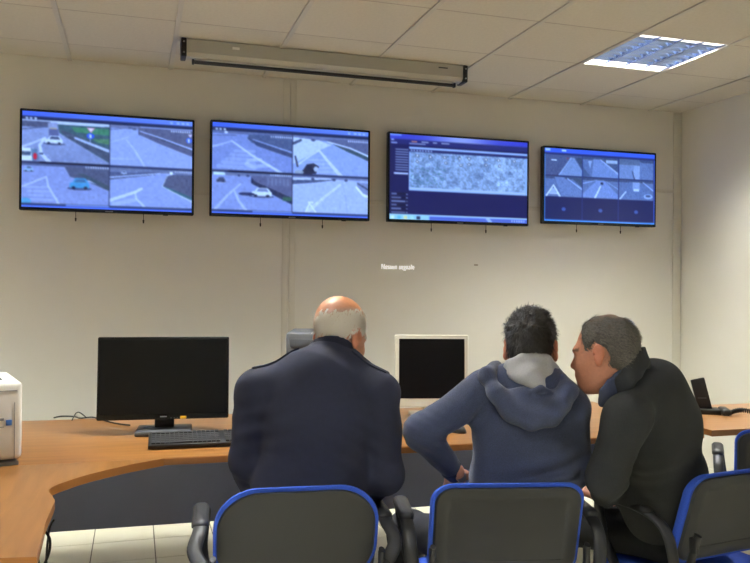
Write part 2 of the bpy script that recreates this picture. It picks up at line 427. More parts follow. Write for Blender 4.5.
def tv1():
    c = Canvas(ROAD); bars(c)
    c.sub(0, .09, .5, .525); c.rect(0, 0, 1, 1, (138, 148, 200)); c.shade(1.05, .95)
    c.rect(0, 0, 1, .09, (190, 200, 240)); c.rect(0, .03, .32, .17, HED); c.line([(0, .24), (.3, .14)], .03, (90, 98, 140)); 
    c.poly([(.4, .08), (1, .07), (1, .95), (.42, .28)], (66, 92, 112)); c.poly([(.55, .12), (1, .12), (1, .28), (.6, .24)], (70, 128, 104)); c.poly([(.8, .38), (1, .36), (1, .5), (.85, .46)], (86, 130, 104))
    c.poly([(.42, .2), (.56, .28), (1, .62), (1, .93), (.5, .38)], (74, 82, 110)); c.line([(.6, .38), (.8, .52), (1, .66)], .045, (176, 188, 240))
    c.rect(.29, .05, .4, .3, (146, 152, 200)); c.rect(.3, .2, .41, .42, (96, 100, 150)); c.rect(.31, .17, .39, .2, (190, 170, 150))
    car(c, .26, .36, .2, .2, (214, 222, 255))
    c.line([(.26, .42), (.1, .58), (-.02, .68)], .03, WHT, .8); c.line([(.26, .42), (.2, .6), (.22, .8), (.32, 1.02)], .045, WHT, .9)
    c.poly([(.73, .11), (.83, .11), (.78, .24)], (220, 150, 190)); c.poly([(.75, .13), (.81, .13), (.78, .2)], (240, 225, 250)); c.ell(.775, .31, .045, .07, (50, 90, 235)); c.rect(.765, .27, .785, .36, (225, 232, 255)); c.rect(.77, .38, .78, .52, (160, 170, 220))
    c.rect(0, .68, .14, .98, (216, 222, 250)); c.rect(0, .76, .1, .86, (70, 84, 120)); c.poly([(.1, .68), (.17, .7), (.2, .95), (.12, .98)], (96, 120, 160)); c.ell(.15, .87, .022, .08, (214, 44, 70)); c.rect(.2, .78, .24, .82, (40, 50, 90))
    c.grain(5)
    c.sub(.5, .09, 1, .525); c.rect(0, 0, 1, 1, (152, 164, 226)); c.rect(0, 0, .36, .08, (120, 124, 170)); c.line([(0, .12), (.25, .05)], .02, (96, 104, 150))
    c.poly([(.34, .03), (1, .03), (1, .68), (.62, .42), (.34, .2)], (92, 94, 132)); c.poly([(.36, .12), (.6, .22), (1, .48), (1, .55), (.6, .3)], (70, 76, 108)); c.line([(.36, .12), (.62, .26), (1, .5)], .03, (170, 180, 236))
    c.line([(.2, .36), (.3, .6), (.42, 1.0)], .03, WHT, .5); c.line([(0, .44), (.22, .28)], .02, WHT, .4); c.rect(0, .8, .3, .85, WHT, .3)
    stamp(c, .73, .98, .05); c.poly([(.94, .12), (1, .12), (.97, .2)], (230, 200, 230)); c.ell(.955, .28, .035, .07, (60, 100, 240)); c.rect(.945, .24, .965, .33, (225, 232, 255)); c.ell(.24, .05, .03, .025, (80, 90, 130)); c.ell(.29, .07, .03, .025, (80, 90, 130))
    c.grain(4)
    c.sub(0, .545, .5, .955); c.rect(0, 0, 1, 1, (140, 150, 212)); c.rect(0, 0, 1, .05, (90, 98, 140))
    c.poly([(.48, .04), (1, .04), (1, .62), (.7, .36), (.55, .3)], HED); c.line([(.75, .38), (1, .52)], .03, (170, 182, 232)); c.poly([(.62, .2), (.7, .2), (1, .5), (1, .62)], (70, 84, 104))
    c.line([(.28, .32), (.14, .46), (0, .6)], .03, WHT, .7); c.line([(.28, .34), (.3, .55), (.42, 1)], .03, WHT, .7)
    for k in range(4): c.line([(.05 + .02 * k, .6 + .1 * k), (.3 + .02 * k, .58 + .11 * k)], .025, WHT, .35)
    car(c, .54, .32, .23, .28, (74, 148, 206), (70, 110, 160)); car(c, .03, .07, .1, .13, (150, 180, 230)); c.ell(.05, .95, .06, .08, (90, 160, 210)); stamp(c, .72, .98, .015); c.grain(4)
    c.sub(.503, .545, 1, .955); c.rect(0, 0, 1, 1, (146, 158, 220)); c.rect(0, 0, 1, .09, (110, 118, 160)); c.poly([(0, .1), (.3, .1), (.6, .05), (.55, .14), (0, .32)], (84, 92, 136)); c.line([(0, .26), (.6, .1)], .03, (176, 188, 238))
    c.poly([(.68, .16), (.8, .1), (1, .1), (1, .76), (.75, .5), (.63, .44)], (88, 90, 124)); c.poly([(.63, .42), (.75, .5), (1, .7), (1, .78), (.7, .52)], (66, 104, 120)); c.line([(.7, .12), (.63, .44), (1, .82)], .02, WHT, .7)
    c.line([(0, .86), (.3, .62), (.38, .52)], .045, WHT, .9); c.line([(.3, .62), (.32, .8), (.42, 1)], .03, WHT, .7); c.line([(.05, .95), (.3, .82)], .05, WHT, .4); c.rect(.72, .04, .76, .12, (225, 230, 255)); stamp(c, .78, .98, .02); car(c, .13, .08, .07, .09, (180, 190, 230)); c.grain(4)
    frame_lines(c); return c.done(1.1)
def tv2():
    c = Canvas(ROAD); bars(c)
    c.sub(0, .09, .5, .525); c.rect(0, 0, 1, 1, (126, 140, 206)); c.rect(0, 0, 1, .07, (96, 106, 156)); c.line([(0, .13), (.3, .1)], .02, (90, 100, 150))
    c.poly([(.45, .06), (1, .04), (1, .6), (.7, .42), (.48, .26), (.43, .16)], (80, 92, 136)); c.poly([(.43, .14), (.5, .2), (1, .5), (1, .6), (.55, .34)], (66, 76, 118)); c.line([(.5, .18), (1, .46)], .025, (150, 166, 228))
    c.line([(.24, .25), (.1, .36), (0, .42)], .025, WHT, .7); c.line([(.24, .25), (.5, .6), (.86, 1)], .035, WHT, .8)
    for k in range(5): c.line([(.28 - .05 * k, .5 + .1 * k), (.52 - .0 * k, .48 + .11 * k)], .05, WHT, .28)
    c.line([(.7, .82), (.5, .88), (.42, .82), (.45, .72), (.6, .68)], .05, WHT, .45); stamp(c, .72, .99, .06); c.ell(.17, .04, .02, .03, (210, 216, 250)); c.grain(4)
    c.sub(.503, .09, 1, .525); c.rect(0, 0, 1, 1, (148, 164, 232)); c.rect(0, 0, 1, .1, (110, 118, 168)); c.poly([(0, .05), (.35, .1), (.5, .2), (.3, .4), (0, .75)], (190, 202, 250)); c.line([(0, .22), (.1, .12)], .07, (70, 78, 116))
    c.poly([(.4, .06), (1, .02), (1, .58), (.7, .32)], (92, 98, 142)); c.poly([(.5, .16), (.8, .32), (1, .45), (1, .56), (.7, .34)], (64, 84, 104)); c.line([(.45, .12), (.75, .25), (1, .44)], .035, (205, 214, 250))
    c.line([(.34, .36), (.2, .55), (.05, .78)], .03, WHT, .8); c.line([(.34, .36), (.48, .68), (.64, 1.02)], .05, WHT, .9)
    for k in range(4): c.line([(.2 + .02 * k, .62 + .1 * k), (.44 + .04 * k, .6 + .1 * k)], .03, WHT, .3)
    c.poly([(.12, .92), (.18, .74), (.27, .7), (.34, .78), (.3, .98), (.12, 1)], (44, 48, 76)); c.ell(.3, .85, .03, .07, (170, 180, 220)); c.ell(.08, .95, .06, .06, (150, 160, 190)); c.ell(.26, .1, .03, .03, (80, 86, 130)); stamp(c, .72, .99, .05); c.line([(.03, .55), (.06, .8)], .03, (60, 66, 100)); c.grain(4)
    c.sub(0, .545, .5, .955); c.rect(0, 0, 1, 1, (138, 150, 214)); c.rect(0, 0, 1, .08, (110, 118, 160)); c.rect(.02, .0, .16, .08, (205, 225, 250)); 
    c.poly([(.48, .06), (1, .06), (1, .78), (.75, .5), (.5, .3)], (96, 98, 140)); c.poly([(.48, .1), (.53, .22), (1, .62), (1, .8), (.7, .5), (.48, .26)], (48, 54, 88)); c.rect(.88, .6, 1, .7, (60, 100, 90))
    for k in range(6): c.rect(.68 + .05 * k, .1, .71 + .05 * k, .3, (130, 138, 180), .5)
    car(c, .49, .38, .25, .24, (214, 222, 255), (120, 130, 180)); c.ell(.43, .56, .1, .045, (44, 50, 92)); car(c, .06, .14, .1, .12, (70, 76, 110))
    c.line([(.35, .3), (.2, .6), (.05, .98)], .035, WHT, .6); c.line([(.28, .5), (.33, .75), (.42, 1)], .035, WHT, .6); c.ell(.33, .07, .015, .03, (60, 66, 110)); c.ell(.44, .07, .02, .03, (60, 66, 110)); stamp(c, .72, .98, .0); c.grain(4)
    c.sub(.503, .545, 1, .955); c.rect(0, 0, 1, 1, (172, 184, 244)); c.rect(0, 0, 1, .06, (120, 128, 176)); c.poly([(0, .1), (.58, .06), (.3, .16), (0, .24)], (80, 88, 128)); c.poly([(0, .05), (.5, .03), (.5, .07), (0, .12)], (190, 200, 245))
    c.line([(.62, .2), (.42, .55), (.18, 1)], .05, WHT, .9); c.line([(.66, .2), (.7, .6), (.72, 1)], .02, (150, 162, 225), .6)
    c.poly([(.84, .1), (1, .12), (1, .55), (.86, .3)], (130, 140, 190)); c.line([(.84, .24), (.93, .45), (1, .5)], .05, (226, 232, 255)); c.line([(.86, .14), (1, .3)], .04, (70, 76, 116))
    c.line([(.17, .98), (.22, .75), (.3, .98)], .02, (226, 232, 255)); c.rect(.2, .7, .27, .74, (226, 232, 255))
    for k in (.26, .54, .7): c.ell(k, .07, .022, .035, (70, 76, 116))
    c.grain(4); frame_lines(c); return c.done(1.1)
def tv3():
    c = Canvas((30, 32, 86)); x, y = c.loc()
    m = y < .06; c.a[m] = np.stack([60 + 90 * np.exp(-((x - .5) / .2) ** 2), 66 + 90 * np.exp(-((x - .5) / .2) ** 2), 190 + 30 * np.exp(-((x - .5) / .2) ** 2)], -1)[m]
    c.rect(0, .06, 1, .12, (40, 44, 110)); c.rect(0, .0, .08, .025, (120, 140, 220))
    for k, wd in ((.15, .04), (.22, .05), (.3, .03), (.36, .06)): c.rect(k, .075, k + wd, .09, (150, 150, 190) if k > .16 else (190, 120, 120))
    c.rect(.135, .1, .25, .115, (190, 195, 235), .6)
    c.rect(.135, .145, 1, .655, (150, 176, 236)); c.rect(.135, .17, 1, .2, (40, 44, 100)); c.rect(.135, .145, 1, .165, (168, 190, 246))
    for k in range(8): c.rect(.145 + .02 * k, .178, .157 + .02 * k, .193, (170, 180, 225))
    c.sub(.142, .2, .982, .62); c.rect(0, 0, 1, 1, (140, 160, 204)); c.grain(18, 3); c.grain(12, 9); c.grain(10, 24)
    for k in range(60):
        c.ell(rng.random() * .3, .4 + rng.random() * .6, .012, .02, (84, 120, 150), .7)
    for k in range(70): c.ell(rng.random(), rng.random(), .004, .008, (206, 214, 250), .8)
    for k in range(60): c.ell(rng.random(), rng.random(), .015, .025, (92, 110, 160), .5)
    for qx, qy in ((.06, .1), (.06, .27), (.17, .12), (.29, .11), (.3, .26), (.42, .12), (.43, .3), (.5, .1), (.5, .27), (.65, .1), (.65, .26), (.76, .1), (.77, .26), (.9, .1)):
        c.ell(qx, qy, .013, .04, (50, 56, 90)); c.ell(qx, qy, .009, .028, (222, 224, 250))
    c.sub(0, 0, 1, 1); c.rect(.135, .62, .985, .64, (186, 200, 250))
    for k in range(9): c.rect(.04, .175 + .03 * k, .13, .187 + .03 * k, (180, 186, 224), .75)
    c.rect(.03, .45, .13, .47, (200, 204, 240))
    c.rect(.01, .1, .05, .115, (150, 156, 210)); c.rect(.01, .06, .03, .08, (150, 156, 210))
    for k in range(6):
        yy = .685 + .043 * k; c.rect(.01, yy, .13, yy + .034, (26, 28, 62)); c.rect(.015, yy + .008, .05 + .03 * (k % 3), yy + .024, (160, 166, 214), .8); c.rect(.115, yy + .01, .127, yy + .022, (170, 176, 220))
    c.rect(0, .935, 1, 1, (104, 130, 216)); c.rect(0, .935, 1, .95, (190, 215, 250)); c.rect(0, .94, .28, 1, (160, 205, 240)); 
    for k in range(5): c.rect(.01 + .045 * k, .955, .035 + .045 * k, .99, ((220, 235, 250), (110, 190, 230), (235, 225, 160), (180, 220, 240), (40, 50, 90))[k])
    c.rect(.28, .95, 1, 1, (88, 106, 200)); c.poly([(.68, .94), (.71, .94), (.74, 1), (.71, 1)], (170, 190, 240))
    for k in range(6): c.rect(.88 + .018 * k, .965, .89 + .018 * k, .985, (190, 205, 245))
    return c.done(1.08)
def tv4():
    c = Canvas((34, 40, 92)); x, y = c.loc()
    c.rect(0, 0, 1, .06, (60, 92, 226)); c.rect(0, .06, 1, .085, (40, 50, 110)); c.rect(.01, .01, .05, .04, (170, 190, 240)); c.rect(.15, .015, .19, .04, (190, 205, 245))
    B = (92, 110, 162)
    for i in range(3):
        for j in range(2):
            x0, y0 = .01 + .328 * i, .09 + .29 * j
            c.sub(x0, y0, x0 + .32, y0 + .28); c.rect(0, 0, 1, 1, B); c.rect(0, 0, 1, .14, (66, 78, 118))
            if (i, j) == (0, 0):
                c.rect(0, 0, 1, 1, (74, 84, 128)); c.poly([(.68, .1), (.78, .1), (1, .7), (1, 1), (.36, 1)], (116, 136, 188)); c.poly([(.82, .1), (1, .1), (1, .6)], (58, 72, 104)); c.line([(.7, .1), (.36, 1)], .03, (150, 168, 220)); c.rect(.16, .24, .3, .3, (200, 214, 250)); c.ell(.6, .15, .04, .05, (110, 74, 110))
            if (i, j) == (1, 0):
                c.poly([(.3, .1), (.5, .1), (1, .8), (1, 1), (.25, 1)], (112, 132, 190)); c.poly([(.5, .1), (1, .1), (1, .75)], (70, 84, 126)); c.line([(.5, .12), (1, .78)], .05, (156, 174, 226)); c.rect(.65, .12, .98, .28, (150, 168, 210)); c.poly([(0, .5), (.2, .95), (0, 1)], (70, 86, 130)); c.poly([(.15, .2), (.25, .2), (.2, .6)], (160, 178, 226), .7)
            if (i, j) == (2, 0):
                c.rect(0, .3, .6, 1, (114, 132, 184)); c.rect(.42, .1, .6, 1, (136, 154, 204)); c.rect(0, 0, .6, .3, (88, 102, 140)); c.poly([(.6, .1), (.75, .2), (1, .7), (1, 1), (.6, 1)], (98, 116, 168)); c.line([(.38, .6), (.45, 1)], .03, (60, 70, 110))
            if (i, j) == (0, 1):
                c.poly([(.25, .05), (.5, .05), (1, .7), (1, 1), (.45, 1)], (104, 122, 176)); c.line([(.22, .45), (.4, 1)], .05, (206, 216, 250)); c.line([(.22, .45), (.02, 1)], .04, (206, 216, 250)); c.line([(.12, .85), (.33, .85)], .03, (206, 216, 250)); c.poly([(.18, .6), (.26, .6), (.3, .85), (.1, .85)], (150, 166, 214)); c.line([(.6, .1), (1, .6)], .06, (150, 168, 220)); c.poly([(.7, .05), (1, .05), (1, .5)], (66, 80, 112))
            if (i, j) == (1, 1):
                c.poly([(.4, .1), (.6, .1), (1, .8), (1, 1), (0, 1), (0, .8)], (116, 136, 196)); c.line([(.5, .4), (.34, 1)], .05, (200, 212, 250)); c.ell(.54, .26, .04, .06, (40, 46, 80)); c.line([(0, .3), (.4, .1)], .04, (150, 168, 220)); c.line([(.66, .15), (1, .5)], .04, (130, 150, 200))
            if (i, j) == (2, 1):
                c.poly([(.3, .1), (.6, .1), (1, .9), (1, 1), (0, 1)], (92, 112, 166)); c.rect(.4, .1, .6, .5, (134, 152, 204)); c.rect(.42, .44, .58, .56, (190, 204, 245)); c.line([(.2, .6), (.02, 1)], .04, (190, 204, 245)); c.ell(.85, .8, .13, .12, (150, 170, 220)); c.ell(.85, .78, .08, .06, (70, 84, 130)); c.line([(.7, .1), (1, .5)], .05, (150, 168, 220))
            c.grain(5, 4)
    c.sub(0, 0, 1, 1)
    for i in range(3):
        c.rect(.01 + .328 * i, .67, .33 + .328 * i, .965, (30, 36, 84)); c.ell(.17 + .328 * i, .83, .018, .025, (66, 88, 160))
    for k in (.333, .66): c.rect(k - .002, .09, k + .002, .97, (40, 60, 130))
    c.rect(0, .085, .008, 1, (66, 140, 224)); c.rect(.992, .085, 1, 1, (66, 110, 224)); c.rect(0, .975, 1, 1, (74, 140, 230))
    return c.done(1.15)
def emission_attr(name, strength):
    m = bpy.data.materials.new(name); m.use_nodes = True; nt = m.node_tree; nt.nodes.clear()
    a = nt.nodes.new('ShaderNodeAttribute'); a.attribute_name = 'Col'
    e = nt.nodes.new('ShaderNodeEmission'); e.inputs[1].default_value = strength
    g = nt.nodes.new('ShaderNodeBsdfGlossy'); g.inputs['Roughness'].default_value = .25; g.inputs['Color'].default_value = (.03, .03, .03, 1)
    ad = nt.nodes.new('ShaderNodeAddShader'); o = nt.nodes.new('ShaderNodeOutputMaterial')
    nt.links.new(a.outputs['Color'], e.inputs[0]); nt.links.new(e.outputs[0], ad.inputs[0]); nt.links.new(g.outputs[0], ad.inputs[1]); nt.links.new(ad.outputs[0], o.inputs[0])
    return m
M_tvscreen = emission_attr('tv_picture', 1.0)
def screen_mesh(name, img, wd, h):
    lo = np.where(img / 255 <= .04045, img / 255 / 12.92, ((img / 255 + .055) / 1.055) ** 2.4)
    ny, nx = img.shape[:2]
    gx, gz = np.meshgrid(np.linspace(-wd / 2, wd / 2, nx), np.linspace(h / 2, -h / 2, ny))
    v = np.stack([gx, np.zeros_like(gx), gz], -1).reshape(-1, 3)
    idx = np.arange(nx * ny).reshape(ny, nx)
    f = np.stack([idx[:-1, :-1], idx[1:, :-1], idx[1:, 1:], idx[:-1, 1:]], -1).reshape(-1, 4)
    me = bpy.data.meshes.new(name); me.from_pydata(v.tolist(), [], f.tolist())
    at = me.color_attributes.new('Col', 'FLOAT_COLOR', 'POINT')
    at.data.foreach_set('color', np.concatenate([lo.reshape(-1, 3), np.ones((nx * ny, 1))], 1).astype(np.float32).ravel())
    return me
def make_tv(quad, img, label):
    yf = WALLY - .085
    q = [onY(u, v, yf) for u, v in quad]      # tl tr br bl
    x0, x1 = (q[0][0] + q[3][0]) / 2, (q[1][0] + q[2][0]) / 2
    z1, z0 = (q[0][2] + q[1][2]) / 2, (q[2][2] + q[3][2]) / 2
    wd, h = x1 - x0, z1 - z0
    t = empty('wall_television', ((x0 + x1) / 2, WALLY, z0)); tag(t, label, 'television', 'wall televisions in a row')
    bm = bmesh.new(); add_loft(bm, wd, h, .008, [(.01, .045), (0, .04), (0, .004), (.003, 0), (.011, 0), (.014, .004)], n=3)
    for v in bm.verts: v.co += Vector((0, -.085, h / 2))
    bm_obj('bezel', bm, M_tv, t, auto=35)
    box('rear_housing', (0, -.035, h * .45), (wd * .7, .03, h * .6), M_black, t, .008)
    s = link('screen', screen_mesh('screen', img, wd - .028, h - .034), M_tvscreen, t); s.location = (0, -.0822, h / 2 + .003)
    box('wall_bracket', (0, -.012, h * .45), (wd * .5, .022, h * .4), M_dgrey, t, .003)
    box('maker_mark', (0, -.0858, .0075), (.045, .001, .006), M_mark, t)
    box('sensor_bump', (wd * .33, -.08, -.003), (.03, .012, .006), M_black, t, .002)
    for dx in (-.19 * wd, .2 * wd):
        bm = bmesh.new(); add_cyl(bm, (dx, -.05, .0), (dx, -.05, -.035), .0022, n=6); add_cyl(bm, (dx, -.05, -.035), (dx, -.05, -.056), .006, .004, n=8)
        bm_obj('pull_cord', bm, M_black, t)
    return t
make_tv([(20.5, 109), (195.5, 119), (193, 215), (18, 210.5)], tv1(), 'leftmost wall television showing four road cameras with a teal car')
make_tv([(211, 120), (370.5, 130), (369.5, 221), (209, 216)], tv2(), 'wall television above the bald man showing four pale road camera views')
make_tv([(388, 130.5), (529, 141.5), (529, 226), (388, 222)], tv3(), 'wall television showing a dark window with a wide aerial map')
make_tv([(543, 145), (656, 153.5), (656.5, 227), (543, 223.5)], tv4(), 'smaller wall television nearest the corner showing a grid of dim cameras')

# projected lettering on the wall
cu = bpy.data.curves.new('projected_text', 'FONT'); cu.body = 'Nessun segnale'; cu.size = .05; cu.offset = -.0009; cu.space_character = 1.12; cu.align_x = 'CENTER'; cu.align_y = 'CENTER'; cu.extrude = .0004
to = bpy.data.objects.new('projected_text', cu); COL.objects.link(to)
bpy.context.view_layer.update()
me = bpy.data.meshes.new_from_object(to.evaluated_get(bpy.context.evaluated_depsgraph_get())); bpy.data.objects.remove(to)
wd_ = max(v.co.x for v in me.vertices) - min(v.co.x for v in me.vertices)
ta, tb = onY(381.5, 266, WALLY), onY(414, 268, WALLY)
for v in me.vertices: v.co.x *= (tb[0] - ta[0]) / wd_
to = link('projected_text', me, M_text, None, ((ta[0] + tb[0]) / 2, WALLY - .0015, (ta[2] + tb[2]) / 2)); to.rotation_euler = (R(90), 0, 0)
tag(to, 'projected white words Nessun segnale on the wall below the televisions', 'projected text')

# ================================================================== desks
DZ = .72
DA = -.038
t = empty('long_desk', (.2, 3.245, 0), math.atan(DA)); tag(t, 'long wooden desk with grey modesty panel carrying both computer monitors', 'desk')
XL, XR, DEP = -1.9, 2.46, 1.03
bm = bmesh.new(); add_box(bm, ((XL + XR) / 2, DEP / 2, DZ - .015), (XR - XL, DEP, .03), .003)
bm_obj('desk_top', bm, M_wood, t, auto=40)
box('front_edge', ((XL + XR) / 2 , -.001, DZ - .016), (XR - XL, .004, .027), M_edge, t, .001)
box('modesty_panel', ((XL + XR) / 2, .72, .47), (XR - XL - .1, .02, .46), M_panel, t, .002)
for x in (XL + .06, (XL + XR) / 2 + .42, XR - .06):
    box('leg', (x, .55, .36), (.05, .6, .66), M_dgrey, t, .01)
    box('foot', (x, .5, .015), (.06, .8, .03), M_dgrey, t, .008)
# cable tray joints between the tops
t = empty('return_desk', (0, 0, 0)); tag(t, 'wooden return desk with a curved inner corner at lower left', 'desk')
def dpt(u, v): return tuple(onZ(u, v, DZ)[:2])
jl = lambda x: 3.245 + DA * (x - .2) - .004
curve = [(-1.25, jl(-1.25)), (-1.25, 2.20), dpt(0, 558), dpt(37, 557), dpt(46, 521), (-.238, 2.665), (-.239, 2.715), (-.252, 2.765), (-.268, 2.815), (-.272, 2.85), (-.266, 2.88), (-.245, 2.92), (-.2, 2.985), (-.149, 3.045), (-.08, 3.105), (-.01, 3.16), (.06, 3.205), (.12, jl(.12) - .004), (.12, jl(.12))]
bm = bmesh.new(); add_prism(bm, curve, DZ - .03, DZ)
es = [e for e in bm.edges if all(abs(v.co.z - DZ) < 1e-5 for v in e.verts)]
bmesh.ops.bevel(bm, geom=es, offset=.002, segments=2, affect='EDGES')
o = bm_obj('desk_top', bm, M_wood2, t, auto=40); o.data.materials.append(M_edge)
for p_ in o.data.polygons:
    if abs(p_.normal.z) < .3: p_.material_index = 1
box('side_panel', (-.75, 2.7, .35), (.03, .7, .68), M_panel, t, .002)
box('leg', (-.55, 2.35, .36), (.05, .05, .66), M_dgrey, t, .008)
box('foot', (-.62, 2.35, .015), (.4, .06, .03), M_dgrey, t, .008)

t = empty('side_desk', (0, 0, 0)); tag(t, 'lighter wooden side desk in the right corner with a clipped corner', 'desk')
bm = bmesh.new()
a, b = onZ(712, 430.5, DZ), onZ(703.5, 425, DZ)
add_prism(bm, [(a[0], a[1]), (4.09, a[1] - .03), (4.09, 3.87), (2.62 + .75, 3.885), (2.74, 3.9), (b[0] - .06, b[1] + .02)], DZ - .03, DZ)
o = bm_obj('desk_top', bm, M_wood3, t); o.data.materials.append(M_edge)
for p_ in o.data.polygons:
    if abs(p_.normal.z) < .3: p_.material_index = 1
for x, y in ((2.95, 3.72), (4.02, 3.3), (4.02, 3.75)): box('leg', (x, y, .345), (.05, .05, .69), M_dgrey, t, .006)

# ------------------------------------------------------------------ printer
pc = onZ(22, 465, DZ)
t = empty('printer', (pc[0], pc[1], DZ), R(15)); tag(t, 'white laser printer with a blue badge at the left edge', 'printer')
PW, PD, PH = .42, .40, .32
bm = bmesh.new(); add_box(bm, (-PW / 2, PD / 2, PH / 2 + .012), (PW, PD, PH - .024), .018, seg=4); bm_obj('body', bm, M_white, t, auto=50)
box('foot_plinth', (-PW / 2, PD / 2, .007), (PW - .02, PD - .02, .014), M_greyp, t, .003)
box('paper_slot', (-PW / 2 - .03, -.0005, PH * .565), (PW - .07, .004, .009), M_greyp, t, .001)
box('side_seam', (-.028, -.0005, PH * .4), (.002, .004, PH * .72), M_greyp, t)
box('tray_seam', (-PW / 2 - .03, -.0005, PH * .475), (PW - .07, .004, .002), M_greyp, t)
box('cover_seam', (-PW / 2, -.0005, PH * .9), (PW - .04, .004, .002), M_greyp, t)
box('badge', (-.048, -.002, PH * .522), (.021, .004, .021), M_bluebadge, t, .001)
box('output_tray', (-PW / 2 - .01, PD * .55, PH + .001), (PW - .1, PD * .6, .006), M_dgrey, t, .004)

# ------------------------------------------------------------------ black monitor
def monitor(name, quad, d, rot, tilt, label, mb, bez, botb, base_w, base_m, base_d=.2):
    q = [P(u, v, d) for u, v in quad]
    c = sum(q) / 4; wd = (np.linalg.norm(q[1] - q[0]) + np.linalg.norm(q[2] - q[3])) / 2; h = (np.linalg.norm(q[3] - q[0]) + np.linalg.norm(q[2] - q[1])) / 2
    t = empty(name, (c[0], c[1], DZ), rot); tag(t, label, 'monitor')
    zc = c[2] - DZ
    f = lambda p: Matrix.Translation((0, 0, zc)) @ Matrix.Rotation(tilt, 4, 'X') @ Vector(p)
    bm = bmesh.new(); add_loft(bm, wd, h, .007, [(.02, .045), (.004, .03), (0, .022), (0, .003), (.003, 0), (bez, 0)], n=3)
    for v in bm.verts: v.co = f(v.co)
    bm_obj('bezel', bm, mb, t, auto=35)
    bm = bmesh.new(); add_box(bm, (0, -.0008, (botb - bez) / 2), (wd - 2 * bez, .0016, h - bez - botb))
    for v in bm.verts: v.co = f(v.co)
    bm_obj('screen', bm, M_screen_off, t)
    bm = bmesh.new(); add_box(bm, (0, .062, .012 + zc / 2), (base_w * .36, .03, zc - .02), .006); bm_obj('stand_neck', bm, M_black if mb == M_tv else mb, t, auto=40)
    bm = bmesh.new(); add_box(bm, (0, .04, .011), (base_w, base_d, .022), .006); bm_obj('stand_base', bm, base_m, t, auto=40)
    return t, wd, h, zc, f
t, wd, h, zc, f = monitor('black_monitor', [(101, 337), (227, 337), (228.5, 418.5), (99.5, 419.5)], 3.64, R(-6), R(-4), 'large black switched-off monitor beside the white printer', M_tv, .012, .026, .25, M_dgrey)
bm = bmesh.new(); add_box(bm, (0, -.001, -h / 2 + .013), (.03, .002, .005)); 
for v in bm.verts: v.co = f(v.co)
bm_obj('maker_mark', bm, M_mark, t)
bm = bmesh.new(); add_box(bm, (.09, -.002, -h / 2 + .008), (.028, .004, .013), .003)
for v in bm.verts: v.co = f(v.co)
bm_obj('yellow_tag', bm, M_sticker, t)
for k in range(4):
    bm = bmesh.new(); add_box(bm, (.015 + .014 * k + .02, -.001, -h / 2 + .006), (.006, .002, .003))
    for v in bm.verts: v.co = f(v.co)
    bm_obj('button', bm, M_dgrey, t)
# ------------------------------------------------------------------ beige monitor
monitor('cream_monitor', [(393, 335.5), (467, 334.5), (470.5, 405), (397, 408.5)], 4.12, R(-14), R(-3), 'small cream framed monitor with a black screen between two men', M_cream, .021, .045, .22, M_cream)

# ------------------------------------------------------------------ keyboard, mouse
def keyboard(pos, rot, label):
    t = empty('keyboard', pos, rot); tag(t, label, 'keyboard')
    tl = Matrix.Rotation(R(9), 4, 'X')
    bm = bmesh.new(); add_box(bm, (.225, .08, .012), (.45, .16, .018), .004)
    bmesh.ops.transform(bm, matrix=tl, verts=bm.verts); bm_obj('case', bm, M_black, t, auto=40)
    bm = bmesh.new()
    for j, n in enumerate((15, 15, 14, 13, 11, 16)):
        wk = .42 / (15 if j < 5 else 16)
        for k in range(22):
            x = .014 + k * .0193
            if k in (15, 18): continue
            if j == 0 and 4 <= k <= 8: continue
            add_box(bm, (x + .007, .02 + j * .022 + (.006 if j == 5 else 0), .0245), (.0155, .0165, .008))
    add_box(bm, (.135, .02, .0245), (.095, .0165, .008))
    bmesh.ops.transform(bm, matrix=tl, verts=bm.verts)
    o = bm_obj('keys', bm, M_key, t); o['kind'] = 'stuff'
    for x in (.05, .4): box('foot', (x, .14, .012), (.03, .012, .024), M_black, t, .002)
kp = onZ(148, 450.5, DZ)
keyboard((kp[0], kp[1], DZ + .0005), math.atan(DA), 'black keyboard in front of the large black monitor')
def mouse(pos, rot, label):
    t = empty('computer_mouse', pos, rot); tag(t, label, 'mouse')
    bm = bmesh.new(); bmesh.ops.create_uvsphere(bm, u_segments=24, v_segments=14, radius=1)
    for v in bm.verts:
        x, y, z = v.co; v.co = (x * .032 * (1 - .12 * y), y * .055, max(z, -.05) * (.034 + .006 * (y < 0)))
    bm_obj('shell', bm, M_black, t, smooth=True)
    bm = bmesh.new(); add_cyl(bm, (-.004, .03, .028), (.004, .03, .028), .008, n=14); bm_obj('scroll_wheel', bm, M_dgrey, t)
    bm = bmesh.new(); add_tube(bm, [(0, .05, .012), (.01, .12, .004), (-.02, .22, .004), (.02, .34, .004)], .002, 6); bm_obj('cord', bm, M_black, t, smooth=True)
mp = onZ(457, 432, DZ); mouse((mp[0], mp[1], DZ + .002), R(20), 'black computer mouse below the cream monitor')

